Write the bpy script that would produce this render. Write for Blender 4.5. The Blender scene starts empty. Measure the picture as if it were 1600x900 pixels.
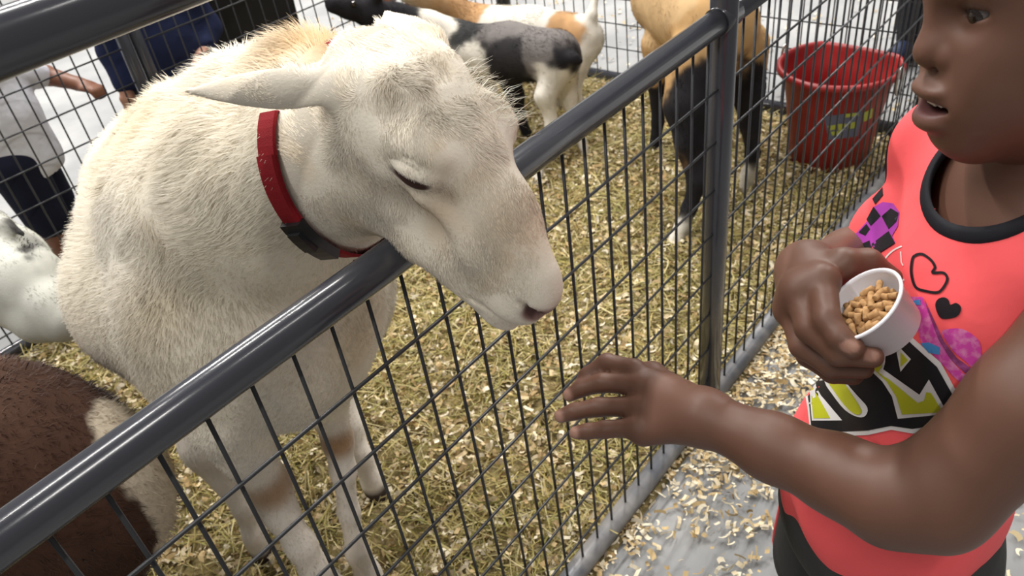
import bpy, bmesh, math, random
import numpy as np
from mathutils import Matrix, Vector
from mathutils.bvhtree import BVHTree

scene = bpy.context.scene
COL = scene.collection
RNG = np.random.RandomState(7)
random.seed(7)

# ------------------------------------------------------------------ camera
# rows: world axes written in camera axes (roll 9 deg, pitched 37 deg down)
CAM = np.array([0.59, 0.0, 1.40])
CR = np.array([[0.77502317, -0.30405611, 0.55397561],
               [0.62023786, 0.53387589, -0.57470126],
               [-0.1210128, 0.78900343, 0.60235329]])
FPX = 1244.4
cam_d = bpy.data.cameras.new('camera')
cam_d.lens = 28.0
cam_d.sensor_width = 36.0
cam_d.clip_start = 0.02
cam_d.dof.use_dof = True
cam_d.dof.focus_distance = 0.82
cam_d.dof.aperture_fstop = 11.0
cam = bpy.data.objects.new('camera', cam_d)
COL.objects.link(cam)
M4 = Matrix.Identity(4)
for i in range(3):
    for j in range(3):
        M4[i][j] = float(CR[i, j])
    M4[i][3] = float(CAM[i])
cam.matrix_world = M4
scene.camera = cam


def at(px, py, s):
    """a point of the place: seen in direction of pixel (px,py), s metres in front of the lens"""
    return CAM + CR @ np.array([(px - 800) / FPX, -(py - 450) / FPX, -1.0]) * s


def to_px(P):
    q = (np.asarray(P) - CAM) @ CR
    return np.stack([800 + q[..., 0] * FPX / -q[..., 2], 450 - q[..., 1] * FPX / -q[..., 2]], -1)


# ------------------------------------------------------------------ world and lamps
w = bpy.data.worlds.new('hall_light')
scene.world = w
w.use_nodes = True
w.node_tree.nodes['Background'].inputs[0].default_value = (1.0, 0.97, 0.93, 1)
w.node_tree.nodes['Background'].inputs[1].default_value = 0.25


def lamp(name, loc, size, power, col=(1, .97, .93), target=(-.4, .8, 0)):
    d = bpy.data.lights.new(name, 'AREA')
    d.shape = 'RECTANGLE'
    d.size, d.size_y = size
    d.energy = power
    d.color = col
    o = bpy.data.objects.new(name, d)
    COL.objects.link(o)
    o.location = loc
    v = Vector(target) - Vector(loc)
    o.rotation_euler = v.to_track_quat('-Z', 'Y').to_euler()
    return o


# rows of long ceiling lights, running along the pen
for lx, ly, lw in ((-2.3, -1.6, 150), (-2.3, 1.6, 190), (-2.3, 4.8, 170), (1.6, -1.8, 110), (1.6, 1.6, 40), (1.6, 4.8, 40), (-5.6, 1.4, 520), (-3.0, 7.0, 520), (.6, 6.4, 260)):
    lo_ = lamp('hall_lamp', (lx, ly, 5.2), (2.4, .16), lw * .8)
    lo_.rotation_euler = (0, 0, math.pi / 2)
scene.view_settings.view_transform = 'Standard'
scene.view_settings.look = 'None'
scene.view_settings.gamma = 1
scene.view_settings.use_curve_mapping = False
scene.view_settings.exposure = 0.02


# ------------------------------------------------------------------ materials
def new_mat(name):
    m = bpy.data.materials.new(name)
    m.use_nodes = True
    nt = m.node_tree
    return m, nt, nt.nodes['Principled BSDF']


def setin(b, **k):
    for n, v in k.items():
        n = n.replace('_', ' ')
        if n in b.inputs:
            b.inputs[n].default_value = v


def noise_bump(nt, b, scale, strength, dist=.002, detail=4):
    t = nt.nodes.new('ShaderNodeTexNoise')
    t.inputs['Scale'].default_value = scale
    t.inputs['Detail'].default_value = detail
    bp = nt.nodes.new('ShaderNodeBump')
    bp.inputs['Strength'].default_value = strength
    bp.inputs['Distance'].default_value = dist
    tc = nt.nodes.new('ShaderNodeTexCoord')
    nt.links.new(tc.outputs['Object'], t.inputs['Vector'])
    nt.links.new(t.outputs['Fac'], bp.inputs['Height'])
    nt.links.new(bp.outputs['Normal'], b.inputs['Normal'])
    return t


def plain(name, col, rough=.6, spec=.4, metal=0, bump=None, noise=None, coat=0, trans=0, alpha=1):
    m, nt, b = new_mat(name)
    setin(b, Base_Color=(*col, 1), Roughness=rough, Metallic=metal)
    b.inputs['Specular IOR Level'].default_value = spec
    b.inputs['Coat Weight'].default_value = coat
    b.inputs['Coat Roughness'].default_value = .12
    b.inputs['Transmission Weight'].default_value = trans
    if bump:
        noise_bump(nt, b, *bump)
    if noise:                                   # (scale, colour 2, lo, hi)
        t = nt.nodes.new('ShaderNodeTexNoise')
        t.inputs['Scale'].default_value = noise[0]
        t.inputs['Detail'].default_value = 6
        tc = nt.nodes.new('ShaderNodeTexCoord')
        nt.links.new(tc.outputs['Object'], t.inputs['Vector'])
        r = nt.nodes.new('ShaderNodeValToRGB')
        r.color_ramp.elements[0].position = noise[2]
        r.color_ramp.elements[1].position = noise[3]
        r.color_ramp.elements[0].color = (*col, 1)
        r.color_ramp.elements[1].color = (*noise[1], 1)
        nt.links.new(t.outputs['Fac'], r.inputs['Fac'])
        nt.links.new(r.outputs['Color'], b.inputs['Base Color'])
    return m


def attr_mat(name, rough=.7, spec=.3, bump=None, sss=0, sheen=0, sss_rad=(.01, .004, .002), coat=0):
    m, nt, b = new_mat(name)
    a = nt.nodes.new('ShaderNodeAttribute')
    a.attribute_name = 'Col'
    nt.links.new(a.outputs['Color'], b.inputs['Base Color'])
    setin(b, Roughness=rough)
    b.inputs['Specular IOR Level'].default_value = spec
    b.inputs['Sheen Weight'].default_value = sheen
    b.inputs['Coat Weight'].default_value = coat
    if sss:
        b.inputs['Subsurface Weight'].default_value = sss
        b.inputs['Subsurface Radius'].default_value = sss_rad
        b.inputs['Subsurface Scale'].default_value = 1.0
    if bump:
        noise_bump(nt, b, *bump)
    return m


M = {}
M['paint'] = plain('dark_grey_pipe_paint', (.036, .038, .048), .20, .55, coat=.3, bump=(220, .05, .0006))
M['paint_dusty'] = plain('dusty_grey_pipe_paint', (.11, .115, .13), .38, .5, noise=(14, (.26, .25, .24), .42, .72))
M['wire'] = plain('dark_wire', (.035, .036, .04), .38, .5, metal=.3)
M['wire_pale'] = plain('grey_wire', (.13, .13, .13), .4, .5, metal=.3)
M['concrete'] = plain('concrete', (.25, .255, .26), .85, .25, noise=(3.2, (.36, .36, .355), .35, .7), bump=(60, .15, .002))
M['bedding'] = plain('bedding_soil', (.15, .115, .05), .95, .1, noise=(26, (.30, .24, .11), .35, .65), bump=(90, .8, .01))
M['straw'] = attr_mat('straw', .65, .25)
M['shaving'] = attr_mat('wood_shaving', .75, .2)
M['fur'] = attr_mat('animal_hair', .85, .12, sheen=.1)
M['hide'] = attr_mat('animal_hide', .85, .12, bump=(300, .25, .002))
M['wool_hide'] = attr_mat('wool_hide', .95, .05, bump=(120, .6, .006))
M['skin'] = attr_mat('brown_skin', .50, .42, bump=(500, .06, .0006), sss=.08)
M['skin2'] = attr_mat('skin', .5, .4)
M['cloth_attr'] = attr_mat('printed_jersey', .8, .15, bump=(900, .15, .0006))
M['pink'] = plain('coral_pink_jersey', (.92, .115, .125), .72, .25, bump=(24, .25, .006))
M['black_cloth'] = plain('black_cloth', (.012, .012, .016), .8, .2, bump=(500, .2, .001))
M['grey_cloth'] = plain('dark_grey_shorts', (.035, .036, .036), .75, .25, bump=(16, .3, .01))
M['print_black'] = plain('print_black', (.010, .009, .012), .55, .3)
M['print_white'] = plain('print_white', (.72, .70, .69), .5, .4)
M['print_yellow'] = plain('print_yellow_green', (.50, .52, .02), .5, .35)
M['print_purple'] = plain('print_purple', (.42, .05, .42), .5, .35)
M['print_glitter'] = plain('print_glitter', (.60, .05, .36), .45, .5, noise=(160, (.70, .22, .45), .45, .65))
M['print_glitter_dark'] = plain('print_glitter_dark', (.20, .03, .13), .45, .5, noise=(160, (.40, .08, .30), .45, .7))
M['print_blue'] = plain('print_blue', (.06, .25, .55), .45, .5)
M['red_webbing'] = plain('red_webbing', (.25, .008, .014), .75, .25, bump=(700, .5, .001))
M['black_plastic'] = plain('black_plastic', (.012, .012, .014), .32, .5)
M['steel'] = plain('steel', (.55, .53, .50), .28, .5, metal=1)
M['brass'] = plain('tarnished_ring', (.45, .36, .28), .3, .5, metal=1)
M['red_plastic'] = plain('red_plastic', (.27, .011, .012), .42, .45, noise=(5, (.33, .018, .018), .3, .7))
M['cup'] = plain('milky_plastic', (.80, .78, .82), .32, .4)
M['cup'].node_tree.nodes['Principled BSDF'].inputs['Subsurface Weight'].default_value = .25
M['cup'].node_tree.nodes['Principled BSDF'].inputs['Subsurface Radius'].default_value = (.01, .01, .01)
M['pellet'] = plain('feed_pellet', (.34, .185, .075), .85, .15, noise=(180, (.50, .30, .14), .35, .65), bump=(400, .5, .001))
M['eye_dark'] = plain('dark_eye', (.016, .009, .007), .12, .6)
M['eye_white'] = plain('eye_white', (.13, .11, .10), .15, .5)
M['teeth'] = plain('teeth', (.70, .62, .50), .25, .5)
M['nail'] = plain('finger_nail', (.36, .19, .14), .3, .5)
M['hair'] = plain('black_hair', (.010, .008, .008), .6, .4, bump=(200, .8, .004))
M['white_cloth'] = plain('white_cloth', (.66, .67, .74), .85, .15, bump=(20, .5, .012))
M['navy_cloth'] = plain('navy_cloth', (.016, .022, .06), .85, .15, bump=(20, .5, .01))
M['navy_dark'] = plain('dark_navy_cloth', (.010, .012, .025), .85, .15, bump=(20, .5, .01))
M['charcoal_cloth'] = plain('charcoal_cloth', (.045, .045, .055), .85, .15, bump=(20, .5, .01))
M['maroon_cloth'] = plain('maroon_cloth', (.13, .02, .03), .85, .15)
M['shoe'] = plain('dark_blue_shoe', (.02, .03, .07), .6, .3)
M['bin'] = plain('black_bin_plastic', (.010, .010, .012), .5, .35)
M['label_grey'] = plain('bucket_label_grey', (.12, .13, .20), .5, .3)
M['label_yellow'] = plain('bucket_label_yellow', (.42, .45, .06), .5, .3)


# ------------------------------------------------------------------ object helpers
def tag(o, label=None, cat=None, group=None, kind=None):
    if label: o['label'] = label
    if cat: o['category'] = cat
    if group: o['group'] = group
    if kind: o['kind'] = kind
    return o


def empty(name, loc=(0, 0, 0)):
    o = bpy.data.objects.new(name, None)
    o.empty_display_size = .05
    COL.objects.link(o)
    o.location = [float(v) for v in loc]
    return o


def link(name, me, mat, parent=None):
    o = bpy.data.objects.new(name, me)
    if mat and not me.materials:
        me.materials.append(mat)
    COL.objects.link(o)
    if parent is not None:
        o.parent = parent
        par = parent
        off = Vector((0, 0, 0))
        while par is not None:
            off = off + par.location
            par = par.parent
        o.location = -off                       # vertices are written in world coordinates
    return o


def np_mesh(name, V, F, col=None, smooth=True, normals=None):
    """V (n,3); F (m,k) all faces with k corners"""
    V = np.asarray(V, np.float32)
    F = np.asarray(F, np.int32)
    me = bpy.data.meshes.new(name)
    k = F.shape[1]
    me.vertices.add(len(V))
    me.vertices.foreach_set('co', V.ravel())
    me.loops.add(F.size)
    me.loops.foreach_set('vertex_index', F.ravel())
    me.polygons.add(len(F))
    me.polygons.foreach_set('loop_start', np.arange(0, F.size, k, dtype=np.int32))
    me.polygons.foreach_set('use_smooth', np.full(len(F), smooth))
    if col is not None:
        a = me.color_attributes.new('Col', 'FLOAT_COLOR', 'POINT')
        c4 = np.ones((len(V), 4), np.float32)
        c4[:, :3] = col
        a.data.foreach_set('color', c4.ravel())
    me.update(calc_edges=True)
    me.validate()
    if normals is not None:
        me.normals_split_custom_set_from_vertices([tuple(n) for n in normals.tolist()])
    return me


def nrm(v):
    v = np.asarray(v, float)
    return v / (np.linalg.norm(v, axis=-1, keepdims=True) + 1e-12)


def frame_from(x, zhint=(0, 0, 1)):
    x = nrm(x)
    y = nrm(np.cross(zhint, x))
    z = np.cross(x, y)
    return np.stack([x, y, z], 1)               # columns


def tube_mesh(name, pts, r, seg=16, closed=False, caps=True, flat=None):
    """tube along pts; r a number or list; flat=(normal list, w, t) gives a ribbon section"""
    pts = np.asarray(pts, float)
    n = len(pts)
    rr = np.full(n, r) if np.isscalar(r) else np.asarray(r, float)
    T = np.gradient(pts, axis=0) if not closed else (np.roll(pts, -1, 0) - np.roll(pts, 1, 0))
    T = nrm(T)
    V = []
    up = np.array([0, 0, 1.]) if abs(T[0][2]) < .9 else np.array([1., 0, 0])
    a = nrm(np.cross(T[0], up))
    for i in range(n):
        a = nrm(a - T[i] * np.dot(a, T[i]))
        b = np.cross(T[i], a)
        th = np.linspace(0, 2 * np.pi, seg, endpoint=False)
        V.append(pts[i] + rr[i] * (np.cos(th)[:, None] * a + np.sin(th)[:, None] * b))
    V = np.concatenate(V)
    F = []
    for i in range(n if closed else n - 1):
        j = (i + 1) % n
        for k in range(seg):
            k2 = (k + 1) % seg
            F.append((i * seg + k, i * seg + k2, j * seg + k2, j * seg + k))
    me = bpy.data.meshes.new(name)
    if caps and not closed:
        F.append(tuple(range(seg - 1, -1, -1)))
        F.append(tuple(range((n - 1) * seg, n * seg)))
    me.from_pydata(V.tolist(), [], F)
    me.polygons.foreach_set('use_smooth', [len(p) == 4 for p in F])
    me.update()
    return me


def box_mesh(name, c, dims, Rm=None, bevel=.003, seg=2):
    bm = bmesh.new()
    bmesh.ops.create_cube(bm, size=1)
    for v in bm.verts:
        v.co = Vector((v.co.x * dims[0], v.co.y * dims[1], v.co.z * dims[2]))
    if bevel:
        bmesh.ops.bevel(bm, geom=bm.edges[:], offset=bevel, segments=seg, affect='EDGES', profile=.7)
    for v in bm.verts:
        p = np.array(v.co)
        if Rm is not None: p = Rm @ p
        v.co = Vector((p + np.asarray(c)).tolist())
    me = bpy.data.meshes.new(name)
    bm.to_mesh(me)
    bm.free()
    return me


# ------------------------------------------------------------------ implicit bodies
class Field:
    def __init__(s, lo, hi, h):
        s.lo = np.array(lo, float); s.h = h
        s.n = (np.ceil((np.array(hi) - s.lo) / h).astype(int) + 1)
        s.ax = [(s.lo[i] + h * np.arange(s.n[i])).astype(np.float32) for i in range(3)]
        s.f = np.full(tuple(s.n), .12, np.float32)

    def _sl(s, lo, hi):
        a = np.clip(np.floor((np.asarray(lo) - s.lo) / s.h).astype(int), 0, s.n)
        b = np.clip(np.ceil((np.asarray(hi) - s.lo) / s.h).astype(int) + 1, 0, s.n)
        if np.any(b <= a): return None, None
        sl = tuple(slice(a[i], b[i]) for i in range(3))
        g = np.meshgrid(*[s.ax[i][sl[i]] for i in range(3)], indexing='ij', sparse=True)
        return sl, g

    def _put(s, sl, d, k, op):
        a = s.f[sl]
        if op == 'u':
            if k > 0:
                hh = np.clip(.5 + .5 * (d - a) / k, 0, 1)
                s.f[sl] = (d * (1 - hh) + a * hh) - k * hh * (1 - hh)
            else:
                s.f[sl] = np.minimum(a, d)
        else:
            d = -d
            if k > 0:
                hh = np.clip(.5 - .5 * (d - a) / k, 0, 1)
                s.f[sl] = (d * (1 - hh) + a * hh) + k * hh * (1 - hh)
            else:
                s.f[sl] = np.maximum(a, d)

    def ell(s, c, r, Rm=None, k=.01, op='u'):
        c = np.asarray(c, float); r = np.asarray(r, float) * np.ones(3)
        m = (r.max() if Rm is not None else r) + k + 3 * s.h + .004
        sl, g = s._sl(c - m, c + m)
        if sl is None: return s
        x, y, z = g[0] - c[0], g[1] - c[1], g[2] - c[2]
        if Rm is not None:
            Rm = np.asarray(Rm)
            x, y, z = [Rm[0, i] * x + Rm[1, i] * y + Rm[2, i] * z for i in range(3)]
        k0 = np.sqrt((x / r[0]) ** 2 + (y / r[1]) ** 2 + (z / r[2]) ** 2)
        k1 = np.sqrt((x / r[0] ** 2) ** 2 + (y / r[1] ** 2) ** 2 + (z / r[2] ** 2) ** 2) + 1e-6
        s._put(sl, (k0 * (k0 - 1) / k1).astype(np.float32), k, op)
        return s

    def cone(s, p, q, r1, r2, k=.01, op='u'):
        p = np.asarray(p, float); q = np.asarray(q, float)
        m = max(r1, r2) + k + 3 * s.h + .004
        sl, g = s._sl(np.minimum(p, q) - m, np.maximum(p, q) + m)
        if sl is None: return s
        v = q - p
        L2 = max(float(v @ v), 1e-9)
        x, y, z = g[0] - p[0], g[1] - p[1], g[2] - p[2]
        t = np.clip((x * v[0] + y * v[1] + z * v[2]) / L2, 0, 1)
        d = np.sqrt((x - t * v[0]) ** 2 + (y - t * v[1]) ** 2 + (z - t * v[2]) ** 2) - (r1 + (r2 - r1) * t)
        s._put(sl, d.astype(np.float32), k, op)
        return s

    def chain(s, pts, k=.01, op='u'):
        for a, b in zip(pts[:-1], pts[1:]):
            s.cone(a[0], b[0], a[1], b[1], k, op)
        return s

    def leaf(s, base, tip, wdir, prof, th, cup=0., k=.006):
        """flattened ear: half width prof(t) (t 0..1), half thickness th, cupped towards -z"""
        base = np.asarray(base, float); tip = np.asarray(tip, float)
        X = nrm(tip - base); L = np.linalg.norm(tip - base)
        Y = nrm(np.asarray(wdir) - X * np.dot(wdir, X)); Z = np.cross(X, Y)
        m = .06 + k
        sl, g = s._sl(np.minimum(base, tip) - m, np.maximum(base, tip) + m)
        if sl is None: return s
        x, y, z = g[0] - base[0], g[1] - base[1], g[2] - base[2]
        u = x * X[0] + y * X[1] + z * X[2]
        v = x * Y[0] + y * Y[1] + z * Y[2]
        ww = x * Z[0] + y * Z[1] + z * Z[2] + cup * v * v
        t = np.clip(u / L, 0, 1)
        W = np.interp(t, np.linspace(0, 1, len(prof)), prof).astype(np.float32)
        tht = th * (.30 + .70 * (1 - t ** 4))
        W = np.maximum(W, tht * .9)
        over = np.maximum(np.maximum(u - L, -u), 0)
        k0 = np.sqrt((v / W) ** 2 + (ww / tht) ** 2 + (over / tht) ** 2)
        k1 = np.sqrt((v / W ** 2) ** 2 + (ww / tht ** 2) ** 2 + (over / tht ** 2) ** 2) + 1e-6
        s._put(sl, (k0 * (k0 - 1) / k1).astype(np.float32), k, 'u')
        return s

    def mesh(s, smooth=1):
        f = s.f
        ins = f < 0
        n = s.n
        c = [ins[i:n[0] - 1 + i, j:n[1] - 1 + j, k:n[2] - 1 + k] for i in (0, 1) for j in (0, 1) for k in (0, 1)]
        cnt = sum(x.astype(np.int8) for x in c)
        act = (cnt > 0) & (cnt < 8)
        idx = np.argwhere(act)
        vid = np.full(act.shape, -1, np.int32)
        vid[act] = np.arange(len(idx))
        vals = {}
        for i in (0, 1):
            for j in (0, 1):
                for k in (0, 1):
                    vals[(i, j, k)] = f[idx[:, 0] + i, idx[:, 1] + j, idx[:, 2] + k]
        acc = np.zeros((len(idx), 3)); num = np.zeros(len(idx))
        cs = list(vals)
        for a in cs:
            for d in range(3):
                if a[d] == 0:
                    b = list(a); b[d] = 1; b = tuple(b)
                    fa, fb = vals[a], vals[b]
                    mk = (fa < 0) != (fb < 0)
                    t = fa / np.where(mk, fa - fb, 1)
                    p = np.tile(np.array(a, float), (len(idx), 1))
                    p[:, d] = t
                    acc[mk] += p[mk]; num[mk] += 1
        V = s.lo + s.h * (idx + acc / num[:, None])
        faces = []
        for d in range(3):
            e = [slice(None)] * 3
            a = [slice(1, -1)] * 3; a[d] = slice(0, -1)
            b = [slice(1, -1)] * 3; b[d] = slice(1, None)
            sa, sb = ins[tuple(a)], ins[tuple(b)]
            for flip, mk in ((0, sa & ~sb), (1, ~sa & sb)):
                q = np.argwhere(mk)
                if not len(q): continue
                q = q + 1
                q[:, d] -= 1
                o1, o2 = [(1, 2), (2, 0), (0, 1)][d]
                def g(u, v):
                    r = q.copy(); r[:, o1] += u; r[:, o2] += v
                    return vid[r[:, 0], r[:, 1], r[:, 2]]
                Q = np.stack([g(-1, -1), g(0, -1), g(0, 0), g(-1, 0)], 1)
                if flip: Q = Q[:, ::-1]
                faces.append(Q)
        F = np.concatenate(faces)
        F = F[(F >= 0).all(1)]
        for _ in range(smooth):
            V = laplace(V, F)
        return V, F


def laplace(V, F, lam=.6):
    acc = np.zeros_like(V); num = np.zeros(len(V))
    for i in range(4):
        a, b = F[:, i], F[:, (i + 1) % 4]
        for d in range(3):
            acc[:, d] += np.bincount(a, V[b, d], len(V)) + np.bincount(b, V[a, d], len(V))
        num += np.bincount(a, minlength=len(V)) + np.bincount(b, minlength=len(V))
    return V * (1 - lam) + lam * acc / np.maximum(num, 1)[:, None]


def vnormals(V, F):
    n = np.cross(V[F[:, 2]] - V[F[:, 0]], V[F[:, 3]] - V[F[:, 1]])
    N = np.zeros_like(V)
    for i in range(4):
        for d in range(3):
            N[:, d] += np.bincount(F[:, i], n[:, d], len(V))
    return nrm(N)


def join(parts):
    V, F, Cc = [], [], []
    o = 0
    for v, f, c in parts:
        V.append(v); F.append(f + o); Cc.append(c); o += len(v)
    return np.concatenate(V), np.concatenate(F), np.concatenate(Cc)


def vnoise(P, scale, seed=0, octaves=2):
    """smooth value noise in 0..1"""
    out = np.zeros(len(P)); amp = 1; tot = 0
    for o in range(octaves):
        q = P * scale * (2 ** o) + seed * 17.3 + o * 5.1
        i = np.floor(q).astype(np.int64); fr = q - i
        fr = fr * fr * (3 - 2 * fr)
        r = 0
        for a in (0, 1):
            for b in (0, 1):
                for c in (0, 1):
                    hsh = (i[:, 0] + a) * 73856093 ^ (i[:, 1] + b) * 19349663 ^ (i[:, 2] + c) * 83492791
                    hsh = (hsh ^ (hsh >> 13)) * 1274126177
                    val = ((hsh >> 8) & 0xffff) / 65535.
                    wx = fr[:, 0] if a else 1 - fr[:, 0]
                    wy = fr[:, 1] if b else 1 - fr[:, 1]
                    wz = fr[:, 2] if c else 1 - fr[:, 2]
                    r = r + val * wx * wy * wz
        out += amp * r; tot += amp; amp *= .5
    return out / tot


def mix(a, b, t):
    t = np.clip(t, 0, 1)[:, None]
    return np.asarray(a) * (1 - t) + np.asarray(b) * t


def sstep(x, a, b):
    t = np.clip((x - a) / (b - a), 0, 1)
    return t * t * (3 - 2 * t)


def strands(name, V, F, C, n, parent, length, width, flow, lift=.35, jit=.35, mask=None, mat='fur', cvar=.12, clump=0., rs=None):
    """hair: n thin bent blades rooted on the surface. length/width may be functions of the roots"""
    rs = rs or np.random.RandomState(abs(hash(name)) % 1000 if False else len(name) * 31 + n % 97)
    a = V[F[:, 1]] - V[F[:, 0]]; b = V[F[:, 3]] - V[F[:, 0]]
    area = np.linalg.norm(np.cross(a, b), axis=1)
    if mask is not None:
        area = area * mask(V[F].mean(1))
    cum = np.cumsum(area)
    fi = np.searchsorted(cum, rs.rand(n) * cum[-1])
    fi = np.clip(fi, 0, len(F) - 1)
    u, v = rs.rand(n, 1), rs.rand(n, 1)
    q = F[fi]
    bil = lambda A: (1 - u) * (1 - v) * A[q[:, 0]] + u * (1 - v) * A[q[:, 1]] + u * v * A[q[:, 2]] + (1 - u) * v * A[q[:, 3]]
    P = bil(V); N = nrm(bil(vnormals(V, F))); Cc = bil(C)
    fl = flow(P, N) if callable(flow) else np.tile(np.asarray(flow, float), (n, 1))
    fl = nrm(fl - N * (fl * N).sum(1, keepdims=True))
    if clump:
        cl = np.stack([vnoise(P, clump, s) - .5 for s in (1, 2, 3)], 1) * 2.2
        fl = nrm(fl + cl)
    D = nrm(fl * (1 - lift) + N * lift + rs.randn(n, 3) * jit * .5)
    Ln = (length(P) if callable(length) else np.full(n, length)) * (.6 + .7 * rs.rand(n))
    Wd = (width(P) if callable(width) else np.full(n, width)) * (.7 + .6 * rs.rand(n))
    S = nrm(np.cross(D, N + rs.randn(n, 3) * .15))
    D2 = nrm(D + fl * .5 - N * .15)
    p1 = P + D * (Ln * .5)[:, None]
    p2 = p1 + D2 * (Ln * .5)[:, None]
    root = P - N * .001
    VV = np.stack([root - S * Wd[:, None] / 2, root + S * Wd[:, None] / 2,
                   p1 + S * Wd[:, None] * .42, p1 - S * Wd[:, None] * .42,
                   p2 + S * Wd[:, None] * .10, p2 - S * Wd[:, None] * .10], 1).reshape(-1, 3)
    base = np.arange(n)[:, None] * 6
    FF = np.concatenate([base + np.array([[0, 1, 2, 3]]), base + np.array([[3, 2, 4, 5]])])
    cv = Cc * (1 + (rs.rand(n, 1) - .5) * 2 * cvar)
    CC = np.repeat(np.clip(cv, 0, 1), 6, axis=0)
    NN = np.repeat(nrm(N * 1.0 + D * .25 + rs.randn(n, 3) * .10), 6, axis=0)
    me = np_mesh(name, VV, FF, CC, True, NN)
    o = link(name, me, M[mat], parent)
    o['kind'] = 'stuff'
    return o

# ------------------------------------------------------------------ the setting: floor and bedding
NEAR_X, FAR_X, END_Y, JOIN_Y = 0.0, -1.78, 2.68, 1.205
bm = bmesh.new()
bmesh.ops.create_grid(bm, x_segments=4, y_segments=4, size=9)
for v in bm.verts: v.co.x -= 3; v.co.y += 3
me = bpy.data.meshes.new('floor'); bm.to_mesh(me); bm.free()
tag(link('floor', me, M['concrete']), 'grey concrete hall floor around and under the animal pen', kind='structure')

gx = np.linspace(FAR_X + .02, NEAR_X + .03, 90); gy = np.linspace(-1.2, END_Y - .03, 190)
G = np.stack(np.meshgrid(gx, gy, indexing='ij'), -1).reshape(-1, 2)
G3 = np.concatenate([G, np.zeros((len(G), 1))], 1)
edge = np.minimum.reduce([G[:, 0] - gx[0], gx[-1] - G[:, 0], gy[-1] - G[:, 1]])
G3[:, 2] = .003 + .014 * vnoise(G3, 9, 3) * sstep(edge, 0, .05)
ii = np.arange(len(gx) * len(gy)).reshape(len(gx), len(gy))
Fq = np.stack([ii[:-1, :-1], ii[1:, :-1], ii[1:, 1:], ii[:-1, 1:]], -1).reshape(-1, 4)
tag(link('bedding_base', np_mesh('bedding_base', G3, Fq), M['bedding']),
    'trodden layer of chaff and soil covering the pen floor', 'bedding', kind='stuff')


def blades(name, xy, zmax, Lr, Wr, cols, mat, parent=None, curl=.15, tilt=.25):
    n = len(xy)
    th = RNG.rand(n) * 2 * np.pi
    el = RNG.randn(n) * tilt
    L = Lr[0] + (Lr[1] - Lr[0]) * RNG.rand(n) ** 1.5
    W = Wr[0] + (Wr[1] - Wr[0]) * RNG.rand(n)
    D = np.stack([np.cos(th) * np.cos(el), np.sin(th) * np.cos(el), np.sin(el)], 1)
    roll = RNG.randn(n) * .6
    Sx = np.stack([-np.sin(th), np.cos(th), np.zeros(n)], 1)
    U = np.cross(D, Sx)
    S = Sx * np.cos(roll)[:, None] + U * np.sin(roll)[:, None]
    B = np.cross(S, D)
    c = np.concatenate([xy, (.008 + zmax * RNG.rand(n, 1) ** 1.3)], 1)
    bend = RNG.randn(n, 1) * curl * L[:, None]
    side = RNG.randn(n, 1) * curl * L[:, None]
    P = []
    for t in (-1, -.33, .33, 1):
        m = c + D * (t * L / 2)[:, None] + B * bend * (t * t - .5) * .5 + S * side * (t * t - .5) * .5
        m[:, 2] = np.maximum(m[:, 2], .004)
        P.append(m - S * W[:, None] / 2); P.append(m + S * W[:, None] / 2)
    V = np.stack(P, 1).reshape(-1, 3)
    b = np.arange(n)[:, None] * 8
    F = np.concatenate([b + np.array([[0, 1, 3, 2]]), b + np.array([[2, 3, 5, 4]]), b + np.array([[4, 5, 7, 6]])])
    pal = np.array(cols)
    k = RNG.randint(0, len(pal), n)
    C = pal[k] * (.75 + .5 * RNG.rand(n, 1))
    me = np_mesh(name, V, F, np.repeat(C, 8, 0), False)
    return link(name, me, M[mat], parent)


def scatter(n, x0, x1, y0, y1, dens=None):
    p = np.stack([x0 + (x1 - x0) * RNG.rand(n), y0 + (y1 - y0) * RNG.rand(n)], 1)
    if dens is not None:
        p = p[RNG.rand(n) < dens(p)]
    return p


hay_cols = [(.36, .285, .095), (.42, .345, .13), (.30, .25, .075), (.47, .40, .185), (.24, .225, .065), (.52, .45, .23)]
clumpy = lambda p: .35 + .65 * sstep(vnoise(np.c_[p, np.zeros(len(p))], 5, 9), .3, .65)
xy = scatter(50000, FAR_X + .05, -.03, -.4, END_Y - .06, clumpy)
tag(blades('hay', xy, .028, (.03, .14), (.0012, .0036), hay_cols, 'straw', curl=.22),
    'loose yellow hay strewn over the floor of the pen', 'hay', kind='stuff')
chip_cols = [(.58, .46, .27), (.66, .56, .38), (.50, .37, .19), (.74, .66, .50), (.40, .28, .13)]
xy = scatter(30000, FAR_X + .05, -.03, -.4, END_Y - .06)
tag(blades('wood_shavings', xy, .026, (.009, .030), (.004, .013), chip_cols, 'shaving', curl=.45, tilt=.35),
    'pale wood shavings mixed into the hay inside the pen', 'shavings', kind='stuff')
spill = lambda p: np.exp(-np.maximum(p[:, 0] - .06, 0) / .10) * .9 * sstep(vnoise(np.c_[p, np.zeros(len(p))], 6, 4), .25, .55) + .06 + \
    .55 * np.exp(-((p[:, 0] - .28) ** 2 + (p[:, 1] - 1.75) ** 2) / .12)
xy = scatter(46000, .01, 1.1, .5, 2.9, spill)
tag(blades('spilled_shavings', xy, .010, (.004, .028), (.0025, .011), chip_cols + [(.82, .74, .56)], 'shaving', curl=.25, tilt=.12),
    'pale wood shavings spilled on the concrete outside the near fence', 'shavings', kind='stuff')
xy = scatter(2200, -3.2, .2, END_Y + .05, END_Y + 2.2, lambda p: np.exp(-(p[:, 1] - END_Y) / .8))
tag(blades('scattered_shavings', xy, .008, (.008, .03), (.005, .014), chip_cols + [(.82, .74, .56)], 'shaving', curl=.4, tilt=.2),
    'sparse wood shavings scattered beyond the end fence', 'shavings', kind='stuff')


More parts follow.
